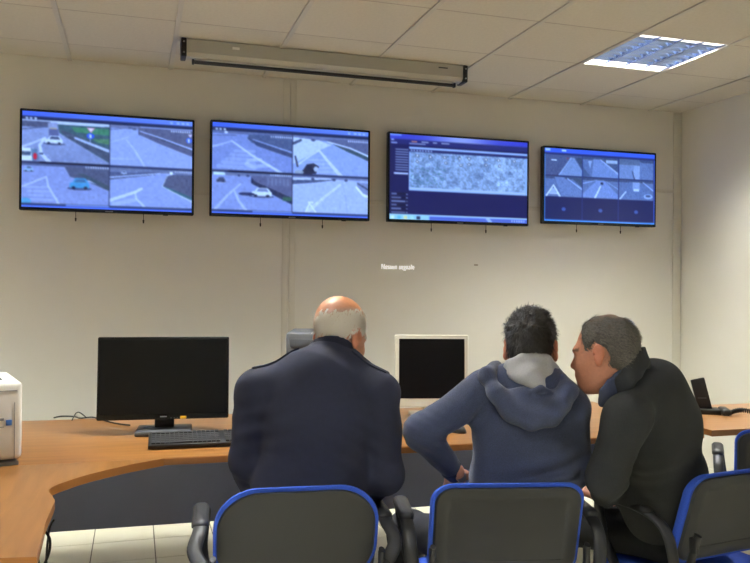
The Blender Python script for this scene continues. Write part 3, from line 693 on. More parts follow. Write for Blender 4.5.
# grey computer case behind the bald man, dark device beside his jaw
q = P(291, 333, 3.75)
t = empty('computer_case', (q[0] + .1, q[1] + .1, DZ), R(-16)); tag(t, 'grey upright computer case standing behind the bald man\'s head', 'computer')
hh = q[2] - DZ
bm = bmesh.new(); add_box(bm, (0, .1, hh / 2), (.19, .38, hh), .012, seg=3); bm_obj('case', bm, mat('case_metal', (74, 75, 78), .55), t, auto=40)
box('front_panel', (0, -.093, hh / 2), (.186, .014, hh - .008), MATS['case_metal'], t, .006)
for k in range(3): box('drive_bay', (0, -.102, hh - .05 - .05 * k), (.15, .006, .04), M_dgrey, t, .002)
bm = bmesh.new(); add_cyl(bm, (0, -.1, hh * .35), (0, -.106, hh * .35), .01); bm_obj('power_button', bm, M_mark, t)
q = P(366.5, 371.5, 3.7)
t = empty('desk_speaker', (q[0] - .045, q[1] + .04, DZ), R(-16)); tag(t, 'small black upright device on the desk by the bald man\'s jaw', 'speaker')
hh = q[2] - DZ
bm = bmesh.new(); add_box(bm, (0, 0, hh / 2), (.09, .08, hh), .008); bm_obj('case', bm, M_black, t, auto=40)
bm = bmesh.new(); add_cyl(bm, (0, -.038, hh * .35), (0, -.043, hh * .35), .034, n=24); bm_obj('driver', bm, M_dgrey, t, auto=40)

# ------------------------------------------------------------------ telephone on the side desk
q = onZ(705, 413, DZ)
t = empty('desk_telephone', (q[0], q[1], DZ), R(-30)); tag(t, 'black telephone with upright slab and coiled cord on the side desk', 'telephone')
bm = bmesh.new(); add_box(bm, (0, 0, .014), (.15, .13, .028), .006); bm_obj('base', bm, M_black, t, auto=40)
bm = bmesh.new(); add_box(bm, (0, 0, .092), (.075, .022, .185), .006, rot=Matrix.Rotation(R(-14), 3, 'Y')); 
for v in bm.verts: v.co.x -= .02; v.co.z += .01
bm_obj('upright_slab', bm, M_black, t, auto=40)
box('slab_label', (-.018, -.0135, .085), (.045, .002, .006), M_dgrey, t)
box('handset', (.095, -.03, .02), (.05, .14, .035), M_black, t, .014, seg=3)
cpts = []
ctrl = smooth_path([(.1, -.09, .014), (.15, -.02, .02), (.2, .03, .02), (.26, -.01, .02), (.3, .02, .03), (.27, .06, .02), (.34, .06, .02), (.38, -.02, .02)], 40)
for k, c in enumerate(ctrl):
    a = k * 1.15; cpts.append((c[0], c[1] + .008 * math.cos(a), max(c[2] + .012 * math.sin(a), .004)))
bm = bmesh.new(); add_tube(bm, cpts, .0035, 6); bm_obj('coiled_cord', bm, M_black, t, smooth=True)

# ------------------------------------------------------------------ loose cables
def cable(name, pts, r, label):
    bm = bmesh.new(); add_tube(bm, smooth_path(pts), r, 8); o = bm_obj(name, bm, M_black, None, smooth=True); tag(o, label, 'cable'); return o
def dp(u, v, dz=.004): p = onZ(u, v, DZ); return (p[0], p[1], DZ + dz)
cable('monitor_cable', [dp(54, 418.5), dp(62, 417), dp(74, 417.3), dp(80, 419), dp(92, 418), dp(100, 420), dp(115, 424), dp(130, 426)], .004, 'thin black cable lying behind the large black monitor')
cable('looped_cable', [dp(72, 421), dp(76, 417, .02), dp(80, 416.5, .02), dp(86, 418)], .003, 'short looped cable at the back edge of the desk')
def fl(u, v, z=.006): p = onZ(u, v, z); return tuple(p)
cable('floor_cable', [(-.35, 3.2, .5), (-.33, 3.3, .2), tuple(P(50, 527, 3.6)), tuple(P(66, 513, 3.9))], .005, 'grey cable hanging above the tiles under the return desk')
cable('hanging_cable', [tuple(P(44, 530, 3.0)), tuple(P(50, 540, 3.0)), tuple(P(48, 556, 3.0)), tuple(P(38, 575, 3.0)), tuple(P(25, 600, 3.05))], .005, 'dark cable curling down beside the return desk edge')

# ================================================================== chairs
def make_chair(rad=.06, recess=True, low_arm=True, aw=.3):
    t = empty('office_chair')
    # seat
    bm = bmesh.new(); add_loft(bm, .475, .45, .09, [(.03, 0), (.006, .008), (0, .025), (.006, .045), (.03, .056), (.1, .06)], n=8)
    for v in bm.verts: x, y, z = v.co; v.co = (x, z, .408 + y - .012 * (max(0, z) / .2) ** 2)
    bm_obj('seat_cushion', bm, M_blue, t, auto=50)
    bm = bmesh.new(); add_loft(bm, .46, .435, .085, [(.04, 0), (.01, .006), (0, .02)], n=8)
    for v in bm.verts: x, y, z = v.co; v.co = (x, z, .39 + y)
    bm_obj('seat_pan', bm, M_shell, t, auto=50)
    # backrest, reclined, hollow towards the sitter
    BW, BH = .475, .33; zc, yc = .675, -.245
    def f(x, y, z): 
        y = y + .32 * x * x; a = R(-17)
        return (x, yc + y * math.cos(a) + (z) * math.sin(a), zc - y * math.sin(a) * -1 + z * math.cos(a))
    bm = bmesh.new()
    rings = [(.012, .022), (0, .012), (0, .004), (.006, -.006), (.03, -.010)]
    if recess: rings += [(.045, -.010), (.05, -.006)]
    add_loft(bm, BW - .02, BH - .024, rad, rings, lambda x, y, z: f(x, y, z - .004), n=10)
    bs = bm_obj('back_shell', bm, M_shell, t, auto=40)
    bm = bmesh.new(); add_loft(bm, BW, BH, rad + .006, [(.004, .004), (0, .012), (0, .036), (.012, .05), (.06, .056)], f, n=10)
    bm_obj('back_cushion', bm, M_blue, t, auto=60)
    for s in (-1, 1):
        # side bracket and frame upright
        bm = bmesh.new(); add_tube(bm, smooth_path([(s * .236, -.285, .64), (s * .238, -.262, .56), (s * .236, -.235, .46), (s * .225, -.2, .405), (s * .22, -.05, .385), (s * .22, .18, .385)], 5), .009, 10, 1.6, up=(s, 0, 0))
        u = bm_obj('frame_upright', bm, M_frame, t, auto=50)
        box('bracket', (s * .238, -.272, .605), (.016, .03, .05), M_frame, u, .004)
        # arm: rises from the frame at the back, pad, drops to the seat rail
        bm = bmesh.new()
        rear = [(s * .25, -.225, .42), (s * .285, -.24, .52), (s * (aw - .003), -.225, .62), (s * aw, -.175, .668)] if low_arm else [(s * .246, -.285, .605), (s * .262, -.27, .612), (s * .288, -.225, .645), (s * aw, -.16, .68)]
        add_tube(bm, smooth_path(rear + [(s * aw, -.05, .688), (s * (aw - .003), .06, .682), (s * (aw - .007), .105, .655), (s * .276, .1, .54), (s * .25, .06, .42)], 6), .021, 14, .5, up=(s, 0, 0.0))
        arm = bm_obj('armrest', bm, M_arm, t, auto=60)
        bm = bmesh.new(); add_loft(bm, .05, .22, .024, [(.01, 0), (0, .006), (0, .018), (.008, .026)], n=5)
        for v in bm.verts: x, y, z = v.co; v.co = (x + s * aw, z - .04, .676 + y)
        bm_obj('arm_pad', bm, M_arm, arm, auto=60)
        for front in (0, 1):
            bm = bmesh.new()
            if front: add_tube(bm, smooth_path([(s * .22, .14, .385), (s * .232, .19, .36), (s * .25, .215, .2), (s * .262, .235, .012)], 4), .009, 10, 1.6, up=(0, 1, 0))
            else: add_tube(bm, smooth_path([(s * .22, -.08, .385), (s * .232, -.15, .345), (s * .25, -.235, .18), (s * .262, -.3, .012)], 4), .009, 10, 1.6, up=(0, 1, 0))
            lg = bm_obj('leg', bm, M_frame, t, auto=50)
            y = .235 if front else -.3
            bm = bmesh.new(); add_cyl(bm, (s * .262, y, 0), (s * .262, y, .025), .016, .014); bm_obj('foot_cap', bm, M_black, lg, auto=40)
    for y in (-.07, .15):
        bm = bmesh.new(); add_tube(bm, [(-.22, y, .385), (.22, y, .385)], .009, 10); bm_obj('cross_rail', bm, M_frame, t, auto=50)
    for s in (-1, 1):
        box('bare_bracket', (s * .2, -.215, .415), (.012, .045, .012), M_chrome, t, .003, rot=Matrix.Rotation(R(-35), 3, 'X'))
    return t
def place_chair(t, back_u, d, az, label):
    """back_u / d locate the middle of the backrest; az = facing, degrees right of +Y"""
    p = PZ(back_u, 0, d); a = R(az)
    fx, fy = math.sin(a), math.cos(a)
    t.location = (p[0] + .275 * fx, p[1] + .275 * fy, 0); t.rotation_euler = (0, 0, -a)
    tag(t, label, 'chair', 'blue and black office chairs')
    return t
c1 = make_chair(.12, False, False, .275); c1.scale = (1.02, 1.02, 1.02); place_chair(c1, 301, 2.24, 6, 'office chair with rounded black back under the man in navy uniform')
c2 = make_chair(.055, True); place_chair(c2, 512, 2.36, 13, 'office chair with squared black back under the man in blue hoodie')
c3 = copy_tree(c2); place_chair(c3, 749, 2.57, -8, 'office chair under the man in the charcoal coat')
c4 = copy_tree(c2); place_chair(c4, 799, 3.22, 40, 'empty office chair cut off by the right edge of the photo')

# ================================================================== people (implicit surfaces)
H = .0065
def nrm(v): v = np.array(v, float); return v / np.linalg.norm(v)
class Shape:
    def __init__(s): s.pr = []; s.post = None
    def cone(s, a, b, r1, r2=None, k=.03, op='u'):
        a, b = np.array(a, float), np.array(b, float); r2 = r1 if r2 is None else r2; ba = b - a; l2 = max(ba @ ba, 1e-12)
        def f(p):
            t = np.clip(((p - a) @ ba) / l2, 0, 1)
            return np.linalg.norm(p - a - t[..., None] * ba, axis=-1) - (r1 + (r2 - r1) * t)
        s.pr.append((op, f, (a + b) / 2, math.sqrt(l2) / 2 + max(r1, r2), k)); return s
    def path(s, pts, rs, k=.02):
        for i in range(len(pts) - 1): s.cone(pts[i], pts[i + 1], rs[i], rs[i + 1], k)
        return s
    def ell(s, c, r, A=None, k=.03, op='u'):
        c = np.array(c, float); r = np.array(r, float); A = np.eye(3) if A is None else A      # A rows = local axes
        def f(p):
            q = (p - c) @ A.T
            k0 = np.linalg.norm(q / r, axis=-1); k1 = np.linalg.norm(q / (r * r), axis=-1)
            return np.where(k1 < 1e-9, -r.min(), k0 * (k0 - 1) / np.maximum(k1, 1e-9))
        s.pr.append((op, f, c, r.max(), k)); return s
    def rbox(s, c, hs, rad, A=None, k=.02, op='u'):
        c = np.array(c, float); hs = np.array(hs, float) - rad; A = np.eye(3) if A is None else A
        def f(p):
            q = np.abs((p - c) @ A.T) - hs
            return np.linalg.norm(np.maximum(q, 0), axis=-1) + np.minimum(q.max(-1), 0) - rad
        s.pr.append((op, f, c, np.linalg.norm(hs) + rad, k)); return s
    def merge(s, o): s.pr += o.pr; return s
    def comb(s, d, e, op, k):
        if op == 'u':
            h = np.maximum(k - np.abs(d - e), 0) / k; return np.minimum(d, e) - h * h * k * .25
        if op == 's':
            e = -e; h = np.maximum(k - np.abs(d - e), 0) / k; return np.maximum(d, e) + h * h * k * .25
    def full(s, p):
        d = np.full(p.shape[:-1], 1e3)
        for op, f, c, r, k in s.pr: d = s.comb(d, f(p), op, k)
        if s.post: d = s.post(p, d)
        return d
    def mesh(s, name, h=H):
        lo = np.min([c - r for op, f, c, r, k in s.pr if op == 'u'], 0) - .03; hi = np.max([c + r for op, f, c, r, k in s.pr if op == 'u'], 0) + .03
        N = 8; B = N * h; nb = np.ceil((hi - lo) / B).astype(int) + 1
        I = np.stack(np.meshgrid(*[np.arange(n) for n in nb], indexing='ij'), -1).reshape(-1, 3)
        C = lo + (I + .5) * B; hd = B * .5 * 1.7321
        d0 = s.full(C)
        I = I[np.abs(d0) < hd * 1.7 + .012]; C = lo + (I + .5) * B
        g = np.stack(np.meshgrid(*[np.arange(N + 1)] * 3, indexing='ij'), -1).reshape(-1, 3) * h
        Pt = (lo + I * B)[:, None, :] + g[None]
        d = np.full(Pt.shape[:2], .5)
        for op, f, c, r, k in s.pr:
            m = np.linalg.norm(C - c, axis=1) - r - hd < .10
            if m.any(): d[m] = s.comb(d[m], f(Pt[m]), op, k)
        if s.post: d = s.post(Pt, d)
        V = d.reshape(-1, N + 1, N + 1, N + 1)
        o8 = [(a, b, c) for a in (0, 1) for b in (0, 1) for c in (0, 1)]
        cor = np.stack([V[:, a:a + N, b:b + N, c:c + N] for a, b, c in o8], -1)
        neg = cor < 0; act = neg.any(-1) & ~neg.all(-1)
        bi, ci, cj, ck = np.nonzero(act); cv = cor[bi, ci, cj, ck]
        gi = I[bi] * N + np.stack([ci, cj, ck], -1)
        acc = np.zeros((len(bi), 3)); cnt = np.zeros(len(bi))
        for e0 in range(8):
            for e1 in range(e0 + 1, 8):
                A_, B_ = np.array(o8[e0]), np.array(o8[e1])
                if np.abs(A_ - B_).sum() != 1: continue
                m = (cv[:, e0] < 0) != (cv[:, e1] < 0)
                t = cv[m, e0] / (cv[m, e0] - cv[m, e1]); acc[m] += A_ + t[:, None] * (B_ - A_); cnt[m] += 1
        verts = lo + (gi + acc / cnt[:, None]) * h
        dim = nb * N + 2; key = (gi[:, 0] * dim[1] + gi[:, 1]) * dim[2] + gi[:, 2]
        order = np.argsort(key); ks = key[order]
        # edges from the min corner of each active cell along x, y, z
        quads = []
        for ax in range(3):
            e1 = o8.index(tuple(int(i == ax) for i in range(3)))
            m = (cv[:, 0] < 0) != (cv[:, e1] < 0)
            u_, w_ = [(1, 2), (2, 0), (0, 1)][ax]
            base = gi[m]; flip = cv[m, 0] < 0
            q = []
            for du, dw in ((0, 0), (-1, 0), (-1, -1), (0, -1)):
                n = base.copy(); n[:, u_] += du; n[:, w_] += dw
                kk = (n[:, 0] * dim[1] + n[:, 1]) * dim[2] + n[:, 2]
                pos = np.clip(np.searchsorted(ks, kk), 0, len(ks) - 1)
                q.append(np.where(ks[pos] == kk, order[pos], -1))
            q = np.stack(q, -1); ok = (q >= 0).all(1); q = q[ok]; fl_ = flip[ok]
            q[~fl_] = q[~fl_][:, ::-1]; quads.append(q)
        F = np.concatenate(quads)
        me = bpy.data.meshes.new(name)
        me.vertices.add(len(verts)); me.vertices.foreach_set('co', verts.astype(np.float32).ravel())
        me.loops.add(F.size); me.loops.foreach_set('vertex_index', F.astype(np.int32).ravel())
        me.polygons.add(len(F)); me.polygons.foreach_set('loop_start', np.arange(0, F.size, 4, dtype=np.int32))
        me.update(calc_edges=True); me.validate()
        me.polygons.foreach_set('use_smooth', [True] * len(me.polygons))
        return me, verts
def colour(me, cols):
    at = me.color_attributes.new('Col', 'FLOAT_COLOR', 'POINT')
    at.data.foreach_set('color', np.concatenate([cols, np.ones((len(cols), 1))], 1).astype(np.float32).ravel())
class Noise:
    def __init__(s, seed, freq, n=14, aniso=(1, 1, 1)):
        g = np.random.default_rng(seed); k = g.normal(0, 1, (n, 3)); k /= np.linalg.norm(k, axis=1)[:, None]
        s.k = k * freq * g.uniform(.6, 1.5, (n, 1)) * np.array(aniso); s.p = g.uniform(0, 6.28, n); s.n = n
    def __call__(s, p):
        o = np.zeros(p.shape[:-1])
        for k, ph in zip(s.k, s.p): o += np.sin(p @ k + ph)
        return o / math.sqrt(s.n)
def frame(az, pitch=0, roll=0):
    """rows: right, forward, up for someone facing az degrees right of +Y, looking down by pitch, leaning right by roll"""
    a, p, r = R(az), R(pitch), R(roll)
    f = np.array([math.sin(a) * math.cos(p), math.cos(a) * math.cos(p), -math.sin(p)]); x = np.array([math.cos(a), -math.sin(a), 0]); z = np.cross(x, f)
    x2 = x * math.cos(r) - z * math.sin(r); z2 = z * math.cos(r) + x * math.sin(r)
    return np.stack([x2, f, z2])
def head(s, c, A, sc=1.0, nose=1.0):
    g = lambda *p: c + sc * (np.array(p) @ A)
    e = lambda p, r, k=.02, op='u', B=None: s.ell(g(*p), np.array(r) * sc, A if B is None else B, k * sc, op)
    e((0, -.014, .042), (.0755, .097, .084))
    e((0, .028, -.025), (.063, .068, .085), .035)
    e((0, .05, -.078), (.047, .045, .038), .04)
    e((0, .083, -.098), (.019, .017, .016), .03)                       # chin
    e((0, .080, .026), (.052, .019, .014), .025)                       # brow
    for q in (-1, 1): e((q * .046, .066, -.024), (.018, .022, .018), .03)  # cheekbones
    for q in (-1, 1): e((q * .032, .099, .004), (.019, .014, .011), .012, 's')
    for q in (-1, 1): e((q * .031, .0805, .004), (.0125, .0125, .011), .004)
    s.cone(g(0, .088, .014), g(0, .108 * nose, -.022), .0095 * sc, .0135 * sc, .016 * sc)
    for q in (-1, 1): e((q * .012, .1, -.027), (.009, .012, .008), .01)
    e((0, .086, -.056), (.03, .016, .02), .02); e((0, .098, -.052), (.021, .011, .006), .008); e((0, .096, -.063), (.019, .011, .007), .008)
    for q in (-1, 1):
        B = np.stack([A[0] * math.cos(.4 * q) + A[1] * math.sin(.4 * q) * -1, A[1] * math.cos(.4 * q) + A[0] * math.sin(.4 * q), A[2]])
        e((q * .082, -.012, .004), (.009, .02, .033), .008, 'u', B)
        e((q * .079, -.006, -.026), (.008, .01, .012), .01, 'u', B)
        e((q * .09, -.008, .006), (.006, .011, .02), .006, 's', B)
    return g
def hand(s, wrist, fwd, up, side, curl=.5):
    """fingers along fwd, back of the hand towards up, thumb on side*cross"""
    f = nrm(fwd); u = nrm(np.array(up) - f * (np.array(up) @ f)); x = np.cross(f, u) * side      # x = towards the thumb
    A = np.stack([x, f, u]); g = lambda a, b, c: np.array(wrist) + a * x + b * f + c * u
    s.cone(g(0, -.03, 0), g(0, .02, 0), .026, .027, .02)
    s.rbox(g(.002, .052, 0), (.041, .045, .015), .013, A, .02)
    for i, (off, ln, r) in enumerate(((.031, .074, .0090), (.010, .082, .0094), (-.011, .077, .0090), (-.031, .060, .0080))):
        p = g(off, .088, .002); a = .25 * curl
        seg = (ln * .45, ln * .31, ln * .27); rr_ = (r, r * .94, r * .86, r * .78)
        for j in range(3):
            a += (.45, .75, .55)[j] * curl
            q = p + seg[j] * (f * math.cos(a) - u * math.sin(a) + x * off * 1.5)
            s.cone(p, q, rr_[j], rr_[j + 1], .006); p = q
    p = g(.036, .018, -.004); q = g(.066, .05, -.016); t2 = g(.072, .082, -.026); t3 = g(.066, .104, -.034)
    s.cone(p, q, .014, .0115, .012); s.cone(q, t2, .0112, .0098, .006); s.cone(t2, t3, .0098, .008, .006)
M_skin = mat('skin', (200, 150, 120), .5, attr=True, noise=.06, scale=90, bump=.15, bscale=260)

def build_person(name_label, J, tor, hd, pal, limbs):
    """J joints; tor list of torso ellipsoids (centre, radii, axes); hd (centre, axes, scale); returns root and helpers"""
    t = empty('person'); tag(t, name_label, 'person')
    skin = Shape()
    c, A, sc, nose = hd
    for q in tor: skin.ell(q[0], np.array(q[1]) - .022, q[2], .05)
    skin.cone(J['neck'], c + sc * (np.array((0, -.022, -.045)) @ A), .06, .054, .04)
    for s_ in 'LR':
        skin.path([J['sh' + s_], J['el' + s_], J['wr' + s_]], [.042, .036, .025], .03)
        hand(skin, J['wr' + s_], J['hf' + s_], J['hu' + s_], 1 if s_ == 'L' else -1, J.get('curl', .5))
        skin.path([J['hip' + s_], J['kn' + s_], J['an' + s_]], [.066, .05, .036], .04)
        skin.cone(J['an' + s_], J['an' + s_] + nrm(J['ft' + s_]) * .13 - np.array((0, 0, .05)), .034, .025, .03)
    g = head(skin, c, A, sc, nose)
    me, v = skin.mesh('body')
    l = (v - c) @ A.T / sc
    base = np.array(lin(pal['skin'])); cols = np.tile(base, (len(v), 1))
    inhead = (np.linalg.norm(l * np.array([1, .8, .75]), axis=1) < .115)
    if 'scalp' in pal:
        w_ = np.clip((l[:, 2] - .075) / .03, 0, 1)[:, None]; cols = np.where(inhead[:, None], cols * (1 - w_) + np.array(lin(pal['scalp'])) * w_, cols)
    for q in (-1, 1):
        d = np.linalg.norm((l - np.array([q * .031, .092, .004])) / np.array([1, 1, .65]), axis=1); cols[d < .011] = lin((206, 200, 190))
        d = np.linalg.norm(l - np.array([q * .031, .094, .004]), axis=1); cols[d < .005] = lin((50, 34, 24))
        d = np.abs((l - np.array([q * .034, .09, .027])) / np.array([.024, .03, .0055])); cols[(d < 1).all(1) & inhead] = lin(pal['brow'])
        ear = (np.linalg.norm(l - np.array([q * .083, -.01, 0]), axis=1) < .036) & (np.abs(l[:, 0]) > .074); cols[ear] = cols[ear] * np.array([1.03, .86, .8])
    lips = (np.linalg.norm((l - np.array([0, .098, -.0575])) / np.array([.024, .02, .011]), axis=1) < 1); cols[lips] = cols[lips] * np.array([.95, .62, .6])
    colour(me, cols); link('body', me, M_skin, t)
    return t, g

def tube_sh(shape, pts, rs, k=.03): shape.path([np.array(p) for p in pts], rs, k)
def shoes(t, J, m):
    for s_ in 'LR':
        s = Shape(); a = J['an' + s_]; f = nrm(J['ft' + s_]); x = np.cross(f, (0, 0, 1)); A = np.stack([x, f, np.array((0, 0, 1.))])
        b = np.array([a[0], a[1], 0])
        s.ell(b + f * .0 + np.array((0, 0, .05)), (.04, .06, .05), A, .03); s.ell(b + f * .11 + np.array((0, 0, .038)), (.047, .1, .034), A, .04)
        s.cone(a + np.array((0, 0, .02)), b + np.array((0, 0, .06)), .045, .042, .03)
        s.post = lambda p, d: np.maximum(d, .004 - p[..., 2])
        me, v = s.mesh('shoe'); link('shoe', me, m, t)
def trousers(t, J, pelvis, m, seed):
    s = Shape()
    for q in pelvis: s.ell(*q, .06)
    for s_ in 'LR':
        an = J['an' + s_] + np.array((0, 0, .0))
        s.path([J['hip' + s_], J['kn' + s_]], [.088, .070], .05); s.path([J['kn' + s_], an], [.070, .056], .04)
    nz = Noise(seed, 34); nz2 = Noise(seed + 1, 80)
    s.post = lambda p, d: d + .0028 * nz(p) + .0010 * nz2(p)
    me, v = s.mesh('trousers'); link('trousers', me, m, t)
def watch(t, J, s_, m):
    pass

def legs(J, base, az, splayL, splayR, seat=.55, yaw_knee=None, kz=.50):
    """hips beside base, knees ahead, feet under the knees"""
    A = frame(az); r, f = A[0], A[1]
    for s_, q, sp in (('L', -1, splayL), ('R', 1, splayR)):
        J['hip' + s_] = base + q * .09 * r; J['hip' + s_][2] = seat
        a = R(sp); dv = f * math.cos(a) + q * r * math.sin(a)
        k = J['hip' + s_] + dv * .43; k[2] = kz; J['kn' + s_] = k
        an = k + dv * .03; an[2] = .09; J['an' + s_] = an; J['ft' + s_] = dv
UP = np.array((0, 0, 1.))

def drape(t, name, shape, pts, half, m, lift=.004):
    """a strap that lies on a shape: drops rows of points onto the surface from above"""
    rows = []
    pts = [np.array(p, float) for p in pts]
    for i, p in enumerate(pts):
        tg = nrm((pts[min(i + 1, len(pts) - 1)] - pts[max(i - 1, 0)]) * np.array((1, 1, 0))); sd = np.array((-tg[1], tg[0], 0)); row = []
        for o in (-1, -.5, 0, .5, 1):
            q = p + sd * half * o; q[2] += .12
            for _ in range(40):
                d = float(shape.full(q[None])[0])
                if d < lift: break
                q = q - np.array((0, 0, max(d - lift * .5, .001) * .8))
            row.append(q)
        rows.append(row)
    bm = bmesh.new(); top = [[bm.verts.new(Vector(q) + Vector((0, 0, .003))) for q in r_] for r_ in rows]; bot = [[bm.verts.new(Vector(q) - Vector((0, 0, .008))) for q in r_] for r_ in rows]
    n, k = len(rows), 5
    for i in range(n - 1):
        for j in range(k - 1):
            bm.faces.new((top[i][j], top[i + 1][j], top[i + 1][j + 1], top[i][j + 1])); bm.faces.new((bot[i][j], bot[i][j + 1], bot[i + 1][j + 1], bot[i + 1][j]))
        for j in (0, k - 1): bm.faces.new((top[i][j], bot[i][j], bot[i + 1][j], top[i + 1][j]))
    for i in (0, n - 1):
        for j in range(k - 1): bm.faces.new((top[i][j], top[i][j + 1], bot[i][j + 1], bot[i][j]))
    return bm_obj(name, bm, m, t, auto=50)

def strands(t, name, pts, nrms, dirs, n, ln, wd, m, seed, lift=.35):
    """real hair: short tapering blades rooted on the scalp, joined into one mesh"""
    g = np.random.default_rng(seed); k = g.choice(len(pts), n); p = pts[k] + g.normal(0, .0012, (n, 3)); nn = nrms[k]; d = dirs[k] + g.normal(0, .22, (n, 3))
    d -= nn * (d * nn).sum(1)[:, None]; d /= np.linalg.norm(d, axis=1)[:, None] + 1e-9
    L = (ln * g.uniform(.6, 1.25, n))[:, None]; sd = np.cross(d, nn); sd /= np.linalg.norm(sd, axis=1)[:, None] + 1e-9; sd *= wd * .5
    lf = (lift * g.uniform(.4, 1.4, n))[:, None]
    mid = p + d * L * .5 + nn * L * .5 * lf; tip = p + d * L + nn * L * lf * .8
    V = np.stack([p - sd, p + sd, mid + sd * .8, mid - sd * .8, tip + sd * .15, tip - sd * .15], 1).reshape(-1, 3)
    b = np.arange(n)[:, None] * 6; F = np.concatenate([b + np.array([0, 1, 2, 3]), b + np.array([3, 2, 4, 5])])
    me = bpy.data.meshes.new(name); me.from_pydata(V.tolist(), [], F.tolist())
    o = link(name, me, m, t, smooth=True); o['kind'] = 'stuff'; return o
def surf(me):
    n = len(me.vertices); v = np.zeros(n * 3, np.float32); q = np.zeros(n * 3, np.float32)
    me.vertices.foreach_get('co', v); me.vertex_normals.foreach_get('vector', q); return v.reshape(-1, 3).astype(float), q.reshape(-1, 3).astype(float)

# ---- man in navy uniform, bald with white fringe
def man1():
    az = 12; A = frame(az, 8); Af = frame(az)
    J = {'neck': P(329, 358, 2.52), 'shL': P(259, 390, 2.46), 'shR': P(378, 396, 2.45), 'elL': P(247, 458, 2.47), 'elR': P(385, 476, 2.47)}
    base = PZ(306, .56, 2.50); legs(J, base, az, 12, 14)
    J['wrL'] = J['knL'] * .66 + J['hipL'] * .34 + np.array((-.01, 0, .12)); J['wrR'] = J['knR'] * .64 + J['hipR'] * .36 + np.array((.01, 0, .12))
    for s_ in 'LR': J['hf' + s_] = nrm(J['kn' + s_] - J['hip' + s_]); J['hu' + s_] = UP
    J['curl'] = .45
    body = [(P(321, 386, 2.475), (.170, .102, .095), A), (P(318, 420, 2.475), (.186, .128, .17), A), (P(312, 474, 2.47), (.186, .140, .16), A), (PZ(307, .62, 2.50), (.19, .145, .13), Af)]
    hc = P(338.5, 336, 2.57); HA = frame(50, 22, 5)
    t, g = build_person('bald man with white fringe hair in navy uniform, seen from behind', J, body, (hc, HA, 1.02, 1.0), dict(skin=(212, 150, 118), scalp=(224, 150, 100), brow=(200, 190, 180)), None)
    s = Shape()
    for q, k in zip(body, (.05, .05, .06, .06)): s.ell(q[0], np.array(q[1]) + .008, q[2], k)
    for q, e_, w_ in (('shL', 'elL', 'wrL'), ('shR', 'elR', 'wrR')):
        s.path([J[q], J[e_]], [.068, .058], .028); s.path([J[e_], J[w_]], [.058, .040], .025)
    s.cone(P(329, 362, 2.51), P(322, 374, 2.48), .072, .095, .07)
    s.cone(P(293, 370, 2.48), P(258, 386, 2.46), .042, .058, .04); s.cone(P(352, 372, 2.48), P(379, 391, 2.45), .042, .058, .04)
    n1 = Noise(4, 17, aniso=(.6, .6, 1.8)); n2 = Noise(5, 48, aniso=(.8, .8, 1.5))
    sl = P(252, 430, 2.38); sr = P(372, 450, 2.36)
    def post(p, d):
        fold = np.exp(-((p - sl) ** 2).sum(-1) / (.09 ** 2)) * np.sin((p[..., 2] - .35 * p[..., 0]) * 110)
        fold2 = np.exp(-((p - sr) ** 2).sum(-1) / (.09 ** 2)) * np.sin((p[..., 2] + .6 * p[..., 0]) * 120)
        return d + .0038 * n1(p) + .0013 * n2(p) + .0036 * fold + .0022 * fold2
    s.post = post
    me, v = s.mesh('jacket'); link('jacket', me, mat('navy_uniform', (20, 23, 45), .85, noise=.1, scale=60, bump=.25, bscale=700), t)
    jk = s
    s = Shape(); n0 = P(331, 357, 2.53); r_, f_, u_ = frame(14, 24, 2)
    ring = [n0 + .070 * (r_ * math.cos(a) * 1.0 + f_ * math.sin(a)) + u_ * (.012 - .018 * math.sin(a)) for a in np.linspace(0, 2 * math.pi, 25)]
    for i in range(24): s.cone(ring[i] + u_ * .010, ring[i] - u_ * .024, .009, .017, .012)
    M_nc = mat('navy_collar', (17, 19, 38), .85, noise=.1, scale=60, bump=.2, bscale=700)
    me, v = s.mesh('collar'); link('collar', me, M_nc, t)
    for a_, b_ in (((252, 370, 2.47), (298, 358, 2.50)), ((388, 380, 2.46), (354, 360, 2.49))):
        pa, pb = P(*a_), P(*b_); drape(t, 'epaulette', jk, [pa * (1 - q) + pb * q for q in np.linspace(0, 1, 9)], .026, M_nc, .003)
    trousers(t, J, [(PZ(306, .56, 2.51), (.172, .145, .105), Af)], mat('navy_trousers', (24, 25, 38), .9, noise=.1, scale=50), 11)
    shoes(t, J, mat('black_leather', (16, 15, 15), .35))
    k = 1.02; me = [c for c in t.children if c.name.startswith('body')][0].data; v, nn = surf(me); l = (v - hc) @ HA.T / k
    nb_ = Noise(9, 70); w_ = .84 * l[:, 0] + .54 * l[:, 1]
    top = l[:, 2] - (.066 + .003 * nb_(v) + .46 * w_); bot = (-.022 + .003 * nb_(v)) - l[:, 2]; front = l[:, 1] - np.where(l[:, 2] < .03, .004, .045)
    ear = np.where(np.abs(l[:, 0]) > .05, .036 - np.sqrt((l[:, 1] + .004) ** 2 + ((l[:, 2] + .008) * .85) ** 2), -1)
    edge = np.maximum.reduce([top * .8, bot, front, ear]); near = np.linalg.norm(l, axis=1) < .16
    cov = np.clip(.5 - edge / .026, 0, 1) * near                     # white stubble showing on the scalp under the strands
    at = me.color_attributes['Col']; c_ = np.zeros(len(v) * 4, np.float32); at.data.foreach_get('color', c_); c_ = c_.reshape(-1, 4)
    c_[:, :3] = c_[:, :3] * (1 - .8 * cov[:, None]) + np.array(lin((226, 214, 200))) * .8 * cov[:, None]; at.data.foreach_set('color', c_.ravel())
    m = near & (np.random.default_rng(2).random(len(v)) < cov ** 1.5); dirs = np.tile((np.array((0, -.35, -1.0)) @ HA), (m.sum(), 1)) + .5 * w_[m][:, None] * np.array((0, 0, 1.))
    strands(t, 'hair', v[m], nn[m], dirs, 6500, .015, .0022, mat('white_hair', (240, 232, 222), .7), 5, .22)
man1()

